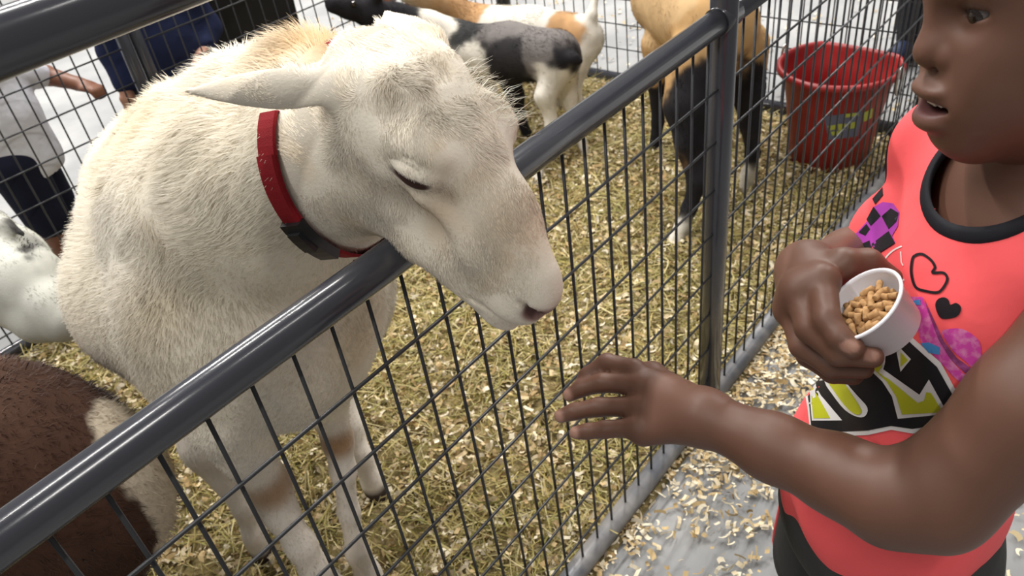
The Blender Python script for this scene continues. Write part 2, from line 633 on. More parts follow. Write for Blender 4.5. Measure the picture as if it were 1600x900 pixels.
# ------------------------------------------------------------------ fence panels of welded wire in pipe frames
def fence_panel(label, A, B, zs, posts, wires_at, rows, ztop_wire, post_top, wire_mat='wire', dusty=True, wr=.0025, off=0.0):
    """A,B: ends on the ground; zs: heights of the rails; wires_at: distances along AB; rows: wire heights"""
    A = np.array([*A, 0.]); B = np.array([*B, 0.])
    L = np.linalg.norm(B - A); X = (B - A) / L
    side = np.array([X[1], -X[0], 0]) * off
    root = empty('fence_panel', A)
    for i, z in enumerate(zs):
        me = tube_mesh('rail', [A + [0, 0, z], A + X * L * .5 + [0, 0, z], B + [0, 0, z]], .021, 28)
        link('rail', me, M['paint_dusty'] if (dusty and i == 0) else M['paint'], root)
    for t, r in posts:
        p = A + X * t
        link('post', tube_mesh('post', [p + [0, 0, .004], p + [0, 0, .5], p + [0, 0, post_top]], r, 24), M['paint'], root)
        for z in zs[1:]:
            if z < post_top - .01:
                link('weld_collar', tube_mesh('weld_collar', [p - X * .028 + [0, 0, z], p + X * .028 + [0, 0, z]], .0232, 24), M['paint'], root)
    vm = None
    z0, z1 = zs[0], ztop_wire
    for t in wires_at:
        p = A + X * t
        if vm is None:
            vm = tube_mesh('wire', [[0, 0, z0], [0, 0, z1]], wr, 6)
            vm.materials.append(M[wire_mat])
        o = bpy.data.objects.new('wire', vm); COL.objects.link(o); o.parent = root
        o.location = (p - A + side).tolist()
    hm = tube_mesh('cross_wire', [[0, 0, 0], (X * L).tolist()], wr, 6)
    hm.materials.append(M[wire_mat])
    for z in rows:
        o = bpy.data.objects.new('cross_wire', hm); COL.objects.link(o); o.parent = root
        o.location = (np.array([0, 0, z]) + side + np.array([X[1], -X[0], 0]) * wr * 1.8).tolist()
    tag(root, label, 'fence panel', 'welded wire panels of the pen')
    return root


ROWS = [.804 - .0995 * k for k in range(8)]
Y0 = -.42
wy = [.286 + .051 * k for k in range(-13, 18)]
fence_panel('near pipe fence panel under the sheep with upper and middle rails', (NEAR_X, Y0), (NEAR_X, JOIN_Y - .018), [.025, .921, 1.254],
            [(JOIN_Y - Y0, .0235)], [y - Y0 for y in wy], ROWS, .915, 1.75)
wy2 = [JOIN_Y + .07 + .051 * k for k in range(27)]
fence_panel('pipe fence panel beyond the dark post beside the red bucket', (NEAR_X, JOIN_Y + .024), (NEAR_X, END_Y - .03), [.025, .921, 1.254],
            [(END_Y - .054 - JOIN_Y, .0185)], [y - JOIN_Y - .019 for y in wy2], ROWS, .915, 1.75)
fence_panel('far end fence panel of thin wire behind the goats', (NEAR_X - .04, END_Y), (FAR_X + .02, END_Y), [.025, .921],
            [(1.72, .0185)], [.035 + .0508 * k for k in range(33)], [.149 + .1016 * k for k in range(8)], .915, .95, dusty=False)
# the fence along the far long side: two panels meeting at a post
FJ = 0.0
pj = at(213, 85, 2.2)
FJ = float(CAM[1] + (at(213, 85, 1) - CAM)[1] * (FAR_X - CAM[0]) / (at(213, 85, 1) - CAM)[0])
n1 = int((FJ + .6) / .0508)
fence_panel('far side fence panel in front of the child in the white shirt', (FAR_X, -.6), (FAR_X, FJ - .02), [.025, .96],
            [(FJ - .02 + .6, .0185)], [.03 + .0508 * k for k in range(n1)], [.083 + .1016 * k for k in range(9)], .955, 1.0, dusty=False, wire_mat='wire')
n2 = int((END_Y - FJ - .05) / .0508)
fence_panel('far side fence panel in front of the tall black bin', (FAR_X, FJ + .02), (FAR_X, END_Y - .02), [.025, .96],
            [(0, .0185), (END_Y - .04 - FJ, .0185)], [.03 + .0508 * k for k in range(n2)], [.083 + .1016 * k for k in range(9)], .955, 1.0, dusty=False, wire_mat='wire')

# ------------------------------------------------------------------ the white sheep
HS = 1.05
HR = np.array([[.819, .009, .574], [-.069, .994, .083], [-.57, -.108, .815]])
HO = np.array([-.0057, .5021, 1.1357])
toW = lambda P: HO + HS * (np.asarray(P) @ HR.T)
toL = lambda P: ((np.asarray(P) - HO) @ HR) / HS
sheep = empty('sheep', (-.5, .5, 0))
tag(sheep, 'white sheep in a red collar reaching its head over the rail', 'sheep')

f = Field((-.22, -.26, -.27), (.33, .26, .09), .0026)
f.ell((.032, 0, -.052), (.085, .062, .060), k=0)
f.ell((.085, 0, -.046), (.078, .058, .050), k=.03)
f.ell((.100, .022, -.022), (.045, .034, .026), k=.02)
f.ell((.100, -.022, -.022), (.045, .034, .026), k=.02)
f.chain([((.11, 0, -.080), .046), ((.18, 0, -.086), .036), ((.235, 0, -.098), .030)], .03)
f.chain([((.10, 0, -.034), .034), ((.18, 0, -.046), .027), ((.247, 0, -.068), .0215)], .03)
f.chain([((.065, 0, -.128), .034), ((.13, 0, -.124), .028), ((.19, 0, -.124), .025), ((.236, 0, -.132), .020)], .03)
for s in (-1, 1):
    f.ell((.068, s * .034, -.112), (.046, .020, .070), frame_from((1, 0, -.25)), k=.02)          # jaw muscle
    f.cone((.050, s * .032, -.162), (.135, s * .026, -.142), .014, .013, .02)                      # jaw bone
    f.cone((.135, s * .026, -.142), (.215, s * .014, -.132), .013, .012, .02)
    f.ell((.100, s * .047, -.018), (.034, .018, .017), frame_from((1, 0, .4)), k=.016)             # brow
    f.cone((.130, s * .045, -.060), (.190, s * .030, -.078), .012, .010, .02)                      # cheek ridge
    f.ell((.045, s * .030, .000), (.022, .016, .012), k=.02)                                       # crown
    f.ell((.135, s * .052, -.088), (.04, .012, .018), k=.025, op='s')
f.ell((.260, 0, -.084), (.021, .024, .022), k=.012)
f.ell((.249, 0, -.110), (.028, .0265, .021), k=.012)
f.ell((.238, 0, -.146), (.027, .020, .014), k=.012)
nk = [toL(p) for p in ((-.015, .50, 1.055), (-.10, .495, 1.000), (-.20, .487, .935))]
f.chain([(nk[0], .068), (nk[1], .088), (nk[2], .110)], .026)
EYE = {}
ER = frame_from((.054, 0, .024))
for s in (-1, 1):
    e = np.array([.112, s * .0520, -.0330]); EYE[s] = e
    ev = lambda u, v, w_: e + ER[:, 0] * u + np.array([0, s * v, 0]) + ER[:, 2] * w_
    f.ell(e, (.0270, .0170, .0165), ER, k=.006)
    f.chain([(ev(-.023, .009, -.005), .0022), (ev(-.010, .0160, -.0085), .0050), (ev(.006, .0185, -.0100), .0066), (ev(.020, .0140, -.0080), .0056), (ev(.029, .0050, -.006), .0034)], .0015, 's')
    f.chain([(ev(.030, .006, -.008), .0040), (ev(.042, .000, -.020), .005)], .008, 's')            # tear groove
    f.chain([(ev(-.022, .0105, .007), .0010), (ev(-.004, .0150, .0105), .0014), (ev(.016, .0110, .0100), .0010)], .003, 's')      # lid folds
    f.chain([(ev(-.024, .010, .014), .0012), (ev(.0, .012, .0175), .0016), (ev(.022, .008, .0150), .0012)], .004, 's')
    f.chain([((.2780, s * .0070, -.0980), .0026), ((.272, s * .0160, -.0905), .0070), ((.258, s * .0240, -.0830), .0045)], .002, 's')
    f.chain([((.272, 0, -.1265), .0018), ((.252, s * .021, -.1275), .0018), ((.214, s * .030, -.1260), .0020)], .005, 's')
f.cone((.282, 0, -.094), (.274, 0, -.124), .0012, .0012, .004, 's')
# ears
prof = [.012, .016, .0195, .0215, .0215, .0195, .0165, .0125, .0075, .002]
rb = np.array([.004, -.050, -.034]); rt = toL(at(293, 143, .735))
f.leaf(rb, rt, toL(at(400, 220, .735)) - toL(at(404, 160, .748)), prof, .0075, 3., .014)
lb = np.array([.004, .048, -.022]); lt = toL(at(604, 20, .97))
f.leaf(lb, lt, HR.T @ CR @ np.array([1, .1, 0]), [.014, .021, .029, .031, .029, .024, .017, .010, .004], .0085, 0., .02)
f.cone(rb, (.02, -.03, -.04), .018, .03, .02)
f.cone(lb, (.02, .03, -.03), .022, .03, .02)
Vl, Fh = f.mesh(2)
Vh = toW(Vl)


def head_col(L):
    c = np.tile(np.array([.80, .735, .62]), (len(L), 1))
    nz = vnoise(L, 28, 2)
    c = mix(c, (.70, .58, .42), sstep(nz, .5, .85) * .55)
    warm = np.exp(-((L[:, 0] - .14) ** 2 / .0012 + (np.abs(L[:, 1]) - .04) ** 2 / .0006 + (L[:, 2] + .062) ** 2 / .0008))
    c = mix(c, (.50, .36, .22), warm * .75)
    c = mix(c, (.66, .50, .33), np.exp(-((L[:, 0] - .215) ** 2 / .0009 + (L[:, 2] + .03) ** 2 / .0004)) * .5)
    c = mix(c, (.70, .54, .36), sstep(-L[:, 0], .0, .05) * sstep(L[:, 2], -.03, .02) * .8)
    nose = np.exp(-(((L[:, 0] - .276) / .015) ** 2 + ((L[:, 2] + .092) / .015) ** 2))
    c = mix(c, (.32, .20, .18), sstep(nose, .25, .7))
    for s in (-1, 1):
        nn = np.linalg.norm((L - np.array([.271, s * .0155, -.0910])) / np.array([.016, .012, .0125]), axis=1)
        c = mix(c, (.10, .055, .05), 1 - sstep(nn, .45, 1.0))
        e = EYE[s]
        sl = np.linalg.norm(((L - (e + [.004, s * .0150, -.0068])) @ ER) / np.array([.033, .016, .0085]), axis=1)
        c = mix(c, (.06, .03, .025), 1 - sstep(sl, .70, 1.05))
        tg = np.linalg.norm((L - (e + [.038, s * .002, .000])) / np.array([.018, .02, .014]), axis=1)
        c = mix(c, (.28, .19, .12), (1 - sstep(tg, .3, 1.1)) * .7)
    return c


Ch = head_col(Vl) * .95

b = Field((-1.20, .05, -.01), (.10, 1.02, 1.20), .0085)
b.chain([((-.40, .47, .70), .195), ((-.61, .545, .685), .222), ((-.82, .595, .665), .19)], .05)
b.chain([((-.48, .50, .80), .15), ((-.60, .56, .765), .155), ((-.74, .60, .70), .13)], .06)
b.chain([(at(310, 215, 1.27), .085), (at(390, 180, 1.16), .078), (at(475, 135, 1.04), .058), ((-.06, .52, 1.075), .042)], .05)
b.chain([((-.44, .475, .80), .165), ((-.27, .485, .91), .132), ((-.10, .495, 1.000), .091), ((-.015, .50, 1.055), .066)], .05)
b.ell((-.34, .455, .63), (.10, .12, .16), k=.06)
b.ell((-.42, .33, .64), (.12, .07, .17), k=.05)
b.ell((-.42, .62, .64), (.12, .07, .17), k=.05)
b.ell((-.66, .55, .58), (.26, .19, .14), k=.06)
A = lambda px, py, s, r: (at(px, py, s), r)
KA, KB = at(528, 690, 1.40), at(420, 760, 1.34)
b.chain([((-.40, .545, .60), .085), A(497, 575, 1.30, .052), A(508, 620, 1.34, .036), (KA, .0255), A(536, 735, 1.43, .0215), A(545, 800, 1.48, .0185), A(558, 862, 1.525, .021),
         A(575, 895, 1.55, .023), A(592, 925, 1.57, .024)], .02)
b.chain([((-.38, .37, .60), .085), A(352, 655, 1.215, .052), A(385, 705, 1.27, .041), (KB, .0345), A(438, 800, 1.37, .029), A(470, 852, 1.41, .0255), A(495, 893, 1.45, .027),
         A(520, 925, 1.49, .028), A(535, 958, 1.52, .028)], .02)
b.chain([((-.80, .70, .55), .10), A(500, 560, 1.75, .06), A(545, 668, 1.74, .030), A(565, 715, 1.74, .022), A(583, 755, 1.75, .023), A(594, 782, 1.755, .022)], .02)
b.chain([((-.82, .52, .55), .10), A(330, 690, 1.60, .06), A(385, 790, 1.62, .026), A(398, 838, 1.64, .022), A(410, 868, 1.66, .022)], .02)
b.ell(at(228, 468, 1.30), .120, k=.06)
Vb, Fb = b.mesh(2)


def body_col(P):
    c = np.tile(np.array([.79, .725, .595]), (len(P), 1))
    c = mix(c, (.58, .46, .26), sstep(vnoise(P, 7, 5), .5, .85) * .5)
    c = mix(c, (.80, .76, .68), sstep(vnoise(P, 5, 8), .55, .8) * .7)
    ridge = np.exp(-((P[:, 0] + .21) ** 2 / .012 + (P[:, 1] - .56) ** 2 / .006)) * sstep(P[:, 2], .98, 1.05)
    c = mix(c, (.50, .34, .17), ridge)
    leg = sstep(-P[:, 2], -.5, -.38)
    c = mix(c, (.74, .68, .60), leg)
    for K, r in ((KA, .045), (KB, .055)):
        toward = nrm(CAM - K)
        d = np.linalg.norm((P - (K + toward * .02)) / r, axis=1)
        c = mix(c, (.33, .17, .06), (1 - sstep(d, .35, 1.0)) * .85)
    c = mix(c, (.05, .035, .03), sstep(-P[:, 2], -.055, -.035))
    return c


p0, p1, p2 = at(388, 215, .815), at(452, 385, .86), at(562, 380, .965)
cn = nrm(np.cross(p1 - p0, p2 - p0))
if cn[0] < 0: cn = -cn
cc = np.array([-.115, .495, .990]); cc = cc - cn * np.dot(cc - p0, cn)
sd_ = (Vb - cc) @ cn
ahead = sstep(sd_, -.002, .016) * (np.linalg.norm(Vb - np.array([0, .5, 1.03]), axis=1) < .30) * (Vb[:, 2] > .82)
Vb = Vb - vnormals(Vb, Fb) * (.022 * ahead)[:, None]
bc = Vb[Fb].mean(1)
Fb2 = Fb[~(((bc - cc) @ cn > .055) & (np.linalg.norm(bc - np.array([0, .5, 1.03]), axis=1) < .26) & (bc[:, 2] > .80))]
Cb = body_col(Vb)
hm = Vh[Fh].mean(1)
Fh2 = Fh[(hm - cc) @ cn > -.010]
Vs, Fs, Cs = join([(Vh, Fh2, Ch), (Vb, Fb2, Cb)])
body = link('body', np_mesh('sheep_body', Vs, Fs, Cs), M['hide'], sheep)
for s in (-1, 1):
    e = toW(EYE[s] + [.002, -s * .0035, -.001])
    bm = bmesh.new(); bmesh.ops.create_uvsphere(bm, u_segments=20, v_segments=14, radius=.0168)
    for v in bm.verts: v.co.x *= 1.25
    for v in bm.verts: v.co += Vector(e.tolist())
    me = bpy.data.meshes.new('eyeball'); bm.to_mesh(me); bm.free()
    link('eyeball', me, M['eye_dark'], sheep)

ax_f = HR[:, 0]; dn = -HR[:, 2]


def head_flow(P, N):
    L = toL(P)
    fl = np.tile(HR @ np.array([.75, 0, -.55]), (len(P), 1)).astype(float)
    back = sstep(-L[:, 0], -.06, .0)[:, None]
    fl = fl * (1 - back) + back * (HR @ np.array([-.9, 0, -.3]))
    earr = L[:, 1] < -.085
    earl = L[:, 1] > .085
    fl[earr] = toW(rt) - toW(rb); fl[earl] = toW(lt) - toW(lb)
    return fl


def head_len(P):
    L = toL(P)
    l = .0055 + .007 * sstep(-L[:, 0], -.04, .03) + .0025 * sstep(L[:, 2], -.03, .0)
    l = np.where(np.abs(L[:, 1]) > .085, .0035, l)
    l = np.where(L[:, 0] > .235, .0042, l)
    for s in (-1, 1):
        d = np.linalg.norm(L - (EYE[s] + [.002, s * .012, -.004]), axis=1)
        l = np.where(d < .026, .0028, l)
    return l


def head_mask(P):
    L = toL(P)
    m = np.ones(len(P))
    m[(L[:, 0] > .260) & (L[:, 2] < -.06)] = .2
    for s in (-1, 1):
        d = np.linalg.norm(((L - (EYE[s] + [.004, s * .014, -.0065])) @ ER) / np.array([.033, .02, .0075]), axis=1)
        m[d < 1] = 0
    return m


Cc_h = head_col(Vl) * 1.18
strands('face_hair', Vh, Fh2, Cc_h, 100000, sheep, head_len, .00065, head_flow, lift=.13, jit=.20, mask=head_mask, cvar=.07, clump=26)
neck_flow = lambda P, N: np.tile(np.array([-.55, -.15, -.75]), (len(P), 1))


def wool_len(P):
    return .0055 + .0025 * sstep(P[:, 2], .4, .6) + .013 * sstep(P[:, 2], .6, .95) - .005 * sstep(P[:, 0], -.24, -.12) + .006 * sstep(P[:, 2], .93, 1.0) * sstep(-P[:, 0], .16, .3)


strands('wool', Vb, Fb2, Cb * 1.10, 140000, sheep, wool_len, .00085, neck_flow, lift=.34, jit=.32,
        mask=lambda P: (sstep(P[:, 2], .42, .55) + .45 * (P[:, 2] > .06)) * ((((P - cc) @ cn) < .0) | (P[:, 2] < .84)), cvar=.06, clump=12)
# long stray hairs on the brow
strands('brow_hair', Vh, Fh2, Cc_h * 1.1, 160, sheep, .026, .0006, lambda P, N: np.tile(HR @ np.array([.3, .6, .3]), (len(P), 1)), lift=.7, jit=.5,
        mask=lambda P: ((toL(P)[:, 0] > .05) & (toL(P)[:, 0] < .13) & (toL(P)[:, 2] > -.03) & (toL(P)[:, 1] > .02)).astype(float))

# ------------------------------------------------------------------ collar
bvh = BVHTree.FromPolygons(Vs.tolist(), Fs.tolist())
e1 = nrm(np.array([0, -1., 0]) - cn * np.dot([0, -1., 0], cn)); e2 = np.cross(cn, e1)
ring = []
for k in range(72):
    a = 2 * np.pi * k / 72
    dr = e1 * math.cos(a) + e2 * math.sin(a)
    hit = bvh.ray_cast(Vector((cc + dr * .4).tolist()), Vector((-dr).tolist()))
    rad = .4 - hit[3] if hit[0] is not None else .11
    ring.append(min(max(rad, .07), .16))
ring = np.array(ring)
for _ in range(4): ring = (np.roll(ring, 1) + ring * 2 + np.roll(ring, -1)) / 4
ang = np.arange(72) * 2 * np.pi / 72
upz = e1[2] * np.cos(ang) + e2[2] * np.sin(ang)
ring = ring + .006 - .050 * sstep(upz, .78, .93)
RP = np.array([cc + (e1 * math.cos(2 * np.pi * k / 72) + e2 * math.sin(2 * np.pi * k / 72)) * ring[k] for k in range(72)])


def band(name, pts, axis, wd, th, mat, parent, closed=True, out=0.0, cen=None):
    n = len(pts); V = []; F = []
    for p in pts:
        o = nrm(p - cen - axis * np.dot(p - cen, axis))
        for u, v in ((-wd / 2, -th / 2), (-wd / 2 + .002, th / 2), (wd / 2 - .002, th / 2), (wd / 2, -th / 2)):
            V.append(p + axis * u + o * (v + out))
    for i in range(n if closed else n - 1):
        j = (i + 1) % n
        for k in range(4): F.append((i * 4 + k, i * 4 + (k + 1) % 4, j * 4 + (k + 1) % 4, j * 4 + k))
    if not closed:
        F.append((3, 2, 1, 0)); F.append(tuple((n - 1) * 4 + k for k in range(4)))
    me = bpy.data.meshes.new(name); me.from_pydata(np.array(V).tolist(), [], F); me.update()
    bm = bmesh.new(); bm.from_mesh(me); bmesh.ops.recalc_face_normals(bm, faces=bm.faces); bm.to_mesh(me); bm.free()
    return link(name, me, M[mat], parent)


collar = empty('collar', RP[0])
tag(collar, 'red webbing collar with black buckle around the white sheep neck', 'collar')
band('strap', RP, cn, .026, .003, 'red_webbing', collar, True, 0, cc)
rp = to_px(RP)
near = nrm(CAM - cc) @ cn


def ring_index(px, py):
    d = (rp[:, 0] - px) ** 2 + (rp[:, 1] - py) ** 2
    vis = np.array([np.dot(p - cc, CAM - cc) > -.02 for p in RP])
    return int(np.argmin(np.where(vis, d, 1e9)))


i0, i1 = ring_index(430, 355), ring_index(505, 410)
step = 1 if ((i1 - i0) % 72) < 36 else -1
seg = [RP[(i0 + step * k) % 72] for k in range(((i1 - i0) * step) % 72 + 1)]
if len(seg) < 3: seg = [RP[(i0 + step * k) % 72] for k in range(8)]
band('buckle', np.array(seg), cn, .030, .011, 'black_plastic', collar, False, .005, cc)
fine = np.array(seg)
cut = max(3, len(fine) // 2)
band('buckle_clasp', fine[1:1 + cut], cn, .020, .006, 'black_plastic', collar, False, .012, cc)
prev = np.array([RP[(i0 - step * k) % 72] for k in range(0, 9)])
band('strap_overlap', prev, cn, .0255, .003, 'red_webbing', collar, False, .0035, cc)
iR = ring_index(556, 388)
pR = RP[iR]; o = nrm(pR - cc)
down = nrm(np.array([.9, .05, -.15]))
tn = nrm(RP[(iR + 1) % 72] - RP[iR - 1])
dpts = [pR + o * .005 + tn * .013 * math.cos(a) + down * (.002 + .026 * max(0, math.sin(a))) for a in np.linspace(0, 2 * np.pi, 40, endpoint=False)]
link('d_ring', tube_mesh('d_ring', dpts, .0022, 8, closed=True), M['brass'], collar)

# ------------------------------------------------------------------ the child at the right, feeding
child = empty('person', (.49, .67, 0))
tag(child, 'child in a coral pink sleeveless top holding out an arm and a feed cup', 'person')
CS = 1.05
KR = np.array([[-.792, .556, -.251], [-.591, -.802, .087], [-.153, .217, .964]])
KO = np.array([.4413, .6283, 1.1321]) + KR @ np.array([0, 0, .001])
kW = lambda P: KO + CS * (np.asarray(P) @ KR.T)
kL = lambda P: ((np.asarray(P) - KO) @ KR) / CS
TF = nrm(np.array([-.75, -.66, 0])); TL = np.array([-TF[1], TF[0], 0.]); TL = np.array([.66, -.75, 0.])
TR = np.stack([TL, TF, np.array([0, 0, 1.])], 1)          # columns: left, forward, up
NB = np.array([.533, .690, 1.022])                         # base of the neck

SK = np.array([.130, .060, .038])
h = Field((-.21, -.10, -.17), (.02, .10, .165), .0018)
h.ell((-.100, 0, .062), (.092, .072, .082), k=0)
h.ell((-.066, 0, -.004), (.050, .055, .074), k=.03)
h.cone((-.034, -.010, -.056), (-.034, .010, -.056), .019, .019, .02)
for s in (-1, 1):
    h.cone((-.036, s * .012, -.052), (-.088, s * .044, -.030), .019, .017, .025)
    h.ell((-.042, s * .033, -.008), (.024, .022, .027), k=.02)
    h.ell((-.040, s * .026, -.030), (.024, .020, .022), k=.02)
    h.cone((-.026, s * .010, .051), (-.038, s * .044, .049), .008, .007, .012)
h.cone((-.026, 0, .042), (-.017, 0, .018), .0085, .0105, .012)
h.ell((-.0120, 0, .0065), (.0135, .0145, .0120), k=.009)
for s in (-1, 1):
    h.ell((-.0200, s * .0155, .0025), (.0110, .0092, .0092), k=.005)
    h.ell((-.012, s * .0075, -.0065), (.006, .0040, .0045), k=.003, op='s')
h.ell((-.024, 0, -.030), (.019, .030, .022), k=.015)
h.ell((-.0105, 0, -.0200), (.0125, .0265, .0068), k=.005)
h.ell((-.0105, 0, -.0425), (.0140, .0240, .0100), k=.005)
h.ell((-.030, .0, -.0445), (.012, .033, .007), k=.01)
h.ell((-.007, 0, -.0320), (.022, .0285, .0040), k=.0025, op='s')
KE = {}
for s in (-1, 1):
    h.ell((-.014, s * .031, .031), (.012, .016, .010), k=.014, op='s')
    e = np.array([-.0375, s * .0310, .0330]); KE[s] = e
    h.ell(e, (.0142, .0150, .0132), k=.005)
    yaw = frame_from((1, s * .35, 0))
    h.ell(e + [.012, s * .003, -.001], (.012, .0130, .0034), yaw, k=.0015, op='s')
    h.cone(e + [.010, -s * .010, .0088], e + [.006, s * .013, .0080], .0010, .0010, .003, 's')
    h.ell((-.105, s * .072, .004), (.016, .007, .028), k=.006)
h.cone((-.095, 0, -.03), kL(NB + [.02, .02, -.03]), .042, .044, .03)
Vk, Fk = h.mesh(2)


def face_col(L):
    c = np.tile(SK, (len(L), 1))
    c = c * (.92 + .16 * vnoise(L, 60, 3))[:, None]
    lip = np.exp(-((L[:, 0] + .012) ** 2 / .00028 + L[:, 1] ** 2 / .00070 + (L[:, 2] + .033) ** 2 / .00024))
    c = mix(c, (.115, .042, .042), sstep(lip, .25, .6) * .9)
    mouth = np.linalg.norm((L - np.array([-.023, 0, -.0320])) / np.array([.014, .0290, .0062]), axis=1)
    c = mix(c, (.03, .008, .008), 1 - sstep(mouth, .8, 1.05))
    for s in (-1, 1):
        bw = np.exp(-((L[:, 2] - .0535 - .05 * (np.abs(L[:, 1]) - .02)) ** 2 / .000010)) * sstep(L[:, 1] * s, .008, .016) * sstep(-L[:, 1] * s, -.05, -.042)
        c = mix(c, (.02, .012, .01), bw * sstep(L[:, 0], -.09, -.05) * .85)
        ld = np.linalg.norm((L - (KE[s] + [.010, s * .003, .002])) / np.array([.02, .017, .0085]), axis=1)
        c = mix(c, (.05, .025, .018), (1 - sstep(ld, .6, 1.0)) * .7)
    return c


def skin_col(P):
    return np.tile(SK, (len(P), 1)) * (.92 + .16 * vnoise(P, 30, 3))[:, None]


parts = [(kW(Vk), Fk, face_col(Vk))]
# upper chest and shoulders under the shirt
RSH, LSH = NB + TL * -.118 + [0, 0, -.020], NB + TL * .118 + [0, 0, -.020]
t = Field((.30, .45, .70), (.75, .94, 1.12), .005)
t.cone(RSH, LSH, .036, .036, 0)
t.ell(NB + TF * .008 + [0, 0, -.10], (.105, .068, .115), TR, k=.03)
t.cone(NB + [.01, .012, -.02], kW((-.09, 0, -.04)), .044, .042, .03)
v_, f_ = t.mesh(2)
parts.append((v_, f_, skin_col(v_)))
# left arm and open hand
LE = at(1462, 775, .655); LW = at(1100, 652, .785)
a = Field((.10, .35, .66), (.75, .70, 1.09), .0026)
a.chain([(LSH, .040), (LSH * .5 + LE * .5 + np.array([.01, -.005, 0]), .0455), (LE, .042), (at(1390, 780, .675), .0365), (at(1310, 742, .71), .0330), (at(1210, 700, .745), .0290), (LW, .0255)], .02)
KN = {'i': at(992, 578, .845), 'm': at(1000, 602, .832), 'r': at(998, 635, .822), 'p': at(992, 668, .812)}
a.cone(LW, KN['i'] + [0.02, 0, -.006], .024, .0135, .015)
a.cone(LW, KN['m'] + [0.01, 0, -.004], .021, .0145, .015)
a.cone(LW, KN['r'] + [0.01, 0, -.004], .021, .0145, .015)
a.cone(LW, KN['p'] + [0.01, 0, -.004], .021, .0130, .015)
for n in KN: a.ell(KN[n], .0118, k=.008)
a.chain([(KN['i'], .0112), (at(948, 566, .865), .0098), (at(918, 586, .872), .0088), (at(906, 603, .872), .0078)], .004)
a.chain([(KN['m'], .0115), (at(942, 598, .852), .0104), (at(908, 607, .862), .0092), (at(890, 617, .866), .0080)], .004)
a.chain([(KN['r'], .0112), (at(935, 636, .840), .0102), (at(897, 643, .848), .0090), (at(876, 650, .852), .0078)], .004)
a.chain([(KN['p'], .0105), (at(945, 671, .822), .0092), (at(918, 674, .828), .0082), (at(899, 676, .832), .0072)], .004)
a.chain([(at(1070, 620, .815), .016), (at(1020, 585, .87), .013), (at(975, 578, .895), .0108), (at(945, 590, .90), .0090)], .008)
v_, f_ = a.mesh(2)
cl = skin_col(v_)
for n, tip in (('i', (901, 606, .868)), ('m', (884, 619, .862)), ('r', (870, 652, .848)), ('p', (893, 677, .828))):
    d = np.linalg.norm(v_ - at(*tip), axis=1)
    cl = mix(cl, (.42, .24, .18), (1 - sstep(d, .005, .011)) * .75)
parts.append((v_, f_, cl))
# right arm and the hand around the cup
RE = at(1400, 425, .93); RW = at(1262, 425, .735)
g = Field((.28, .44, .78), (.60, .94, 1.09), .0024)
g.chain([(RSH, .036), (RE, .034), (at(1330, 408, .83), .031), (RW, .0245)], .02)
K2 = {'i': at(1284, 440, .682), 'm': at(1250, 456, .692), 'r': at(1238, 482, .706)}
g.cone(RW, K2['i'], .023, .0135, .015)
g.cone(RW, K2['m'], .023, .0145, .015)
g.cone(RW, K2['r'], .022, .0140, .015)
g.cone(K2['m'], K2['r'], .015, .015, .012)
g.cone(K2['m'], K2['i'], .015, .0135, .012)
g.chain([(K2['i'], .0130), (at(1292, 500, .652), .0112), (at(1312, 528, .640), .0100), (at(1334, 544, .634), .0090)], .004)
g.chain([(K2['m'], .0135), (at(1264, 513, .668), .0115), (at(1310, 552, .648), .0102), (at(1364, 558, .640), .0090)], .004)
g.chain([(K2['r'], .0130), (at(1254, 540, .688), .0112), (at(1300, 572, .672), .0098), (at(1350, 576, .662), .0086)], .004)
g.chain([(at(1250, 500, .712), .0120), (at(1262, 555, .708), .0100), (at(1300, 583, .694), .0088), (at(1335, 588, .684), .0078)], .004)
g.chain([(at(1272, 420, .715), .0165), (at(1318, 412, .694), .0130), (at(1356, 410, .697), .0112), (at(1396, 436, .702), .0092)], .008)
v_, f_ = g.mesh(2)
cl = skin_col(v_)
for q in ((1328, 541, .628), (1361, 555, .633)):
    d = np.linalg.norm((v_ - at(*q)) @ CR / np.array([.0075, .0062, .02]), axis=1)
    cl = mix(cl, (.36, .19, .14), (1 - sstep(d, .75, 1.0)) * .8)
parts.append((v_, f_, cl))
# legs
l = Field((.30, .45, -.0), (.72, .90, .62), .008)
HC = np.array([.492, .662, .60])
for s in (-1, 1):
    hp = HC + TL * s * .065
    l.chain([(hp, .075), (hp + TF * .02 + [0, 0, -.25], .052), (hp + TF * .005 + [0, 0, -.42], .042), (hp + [0, 0, -.54], .030)], .02)
v_, f_ = l.mesh(2)
parts.append((v_, f_, skin_col(v_)))
Vp, Fp, Cp = join(parts)
link('body', np_mesh('child_body', Vp, Fp, Cp), M['skin'], child)
for s in (-1, 1):
    e = kW(KE[s])
    for nm, rr, off, mt in (('eyeball', .0132 * CS, 0, 'eye_white'), ('iris', .0088 * CS, .0060 * CS, 'eye_dark')):
        bm = bmesh.new(); bmesh.ops.create_uvsphere(bm, u_segments=24, v_segments=16, radius=rr)
        gz = KR @ nrm(np.array([.9, 0.25, -.28]))
        for v in bm.verts: v.co += Vector((e + gz * off).tolist())
        me = bpy.data.meshes.new(nm); bm.to_mesh(me); bm.free()
        for p in me.polygons: p.use_smooth = True
        link(nm, me, M[mt], child)
# upper teeth
bm = bmesh.new()
for k, ww in ((-3, .0060), (-2, .0066), (-1, .0084), (0, .0084), (1, .0066), (2, .0060)):
    th = (k + .5) * .0075
    c = np.array([-.0105 - th * th * 16, th, -.0285])
    r = bmesh.ops.create_cube(bm, size=1)
    for v in r['verts']:
        p = np.array([v.co.x * .004, v.co.y * ww * .92, v.co.z * .0075])
        v.co = Vector(kW(c + p).tolist())
me = bpy.data.meshes.new('teeth'); bm.to_mesh(me); bm.free()
link('teeth', me, M['teeth'], child)
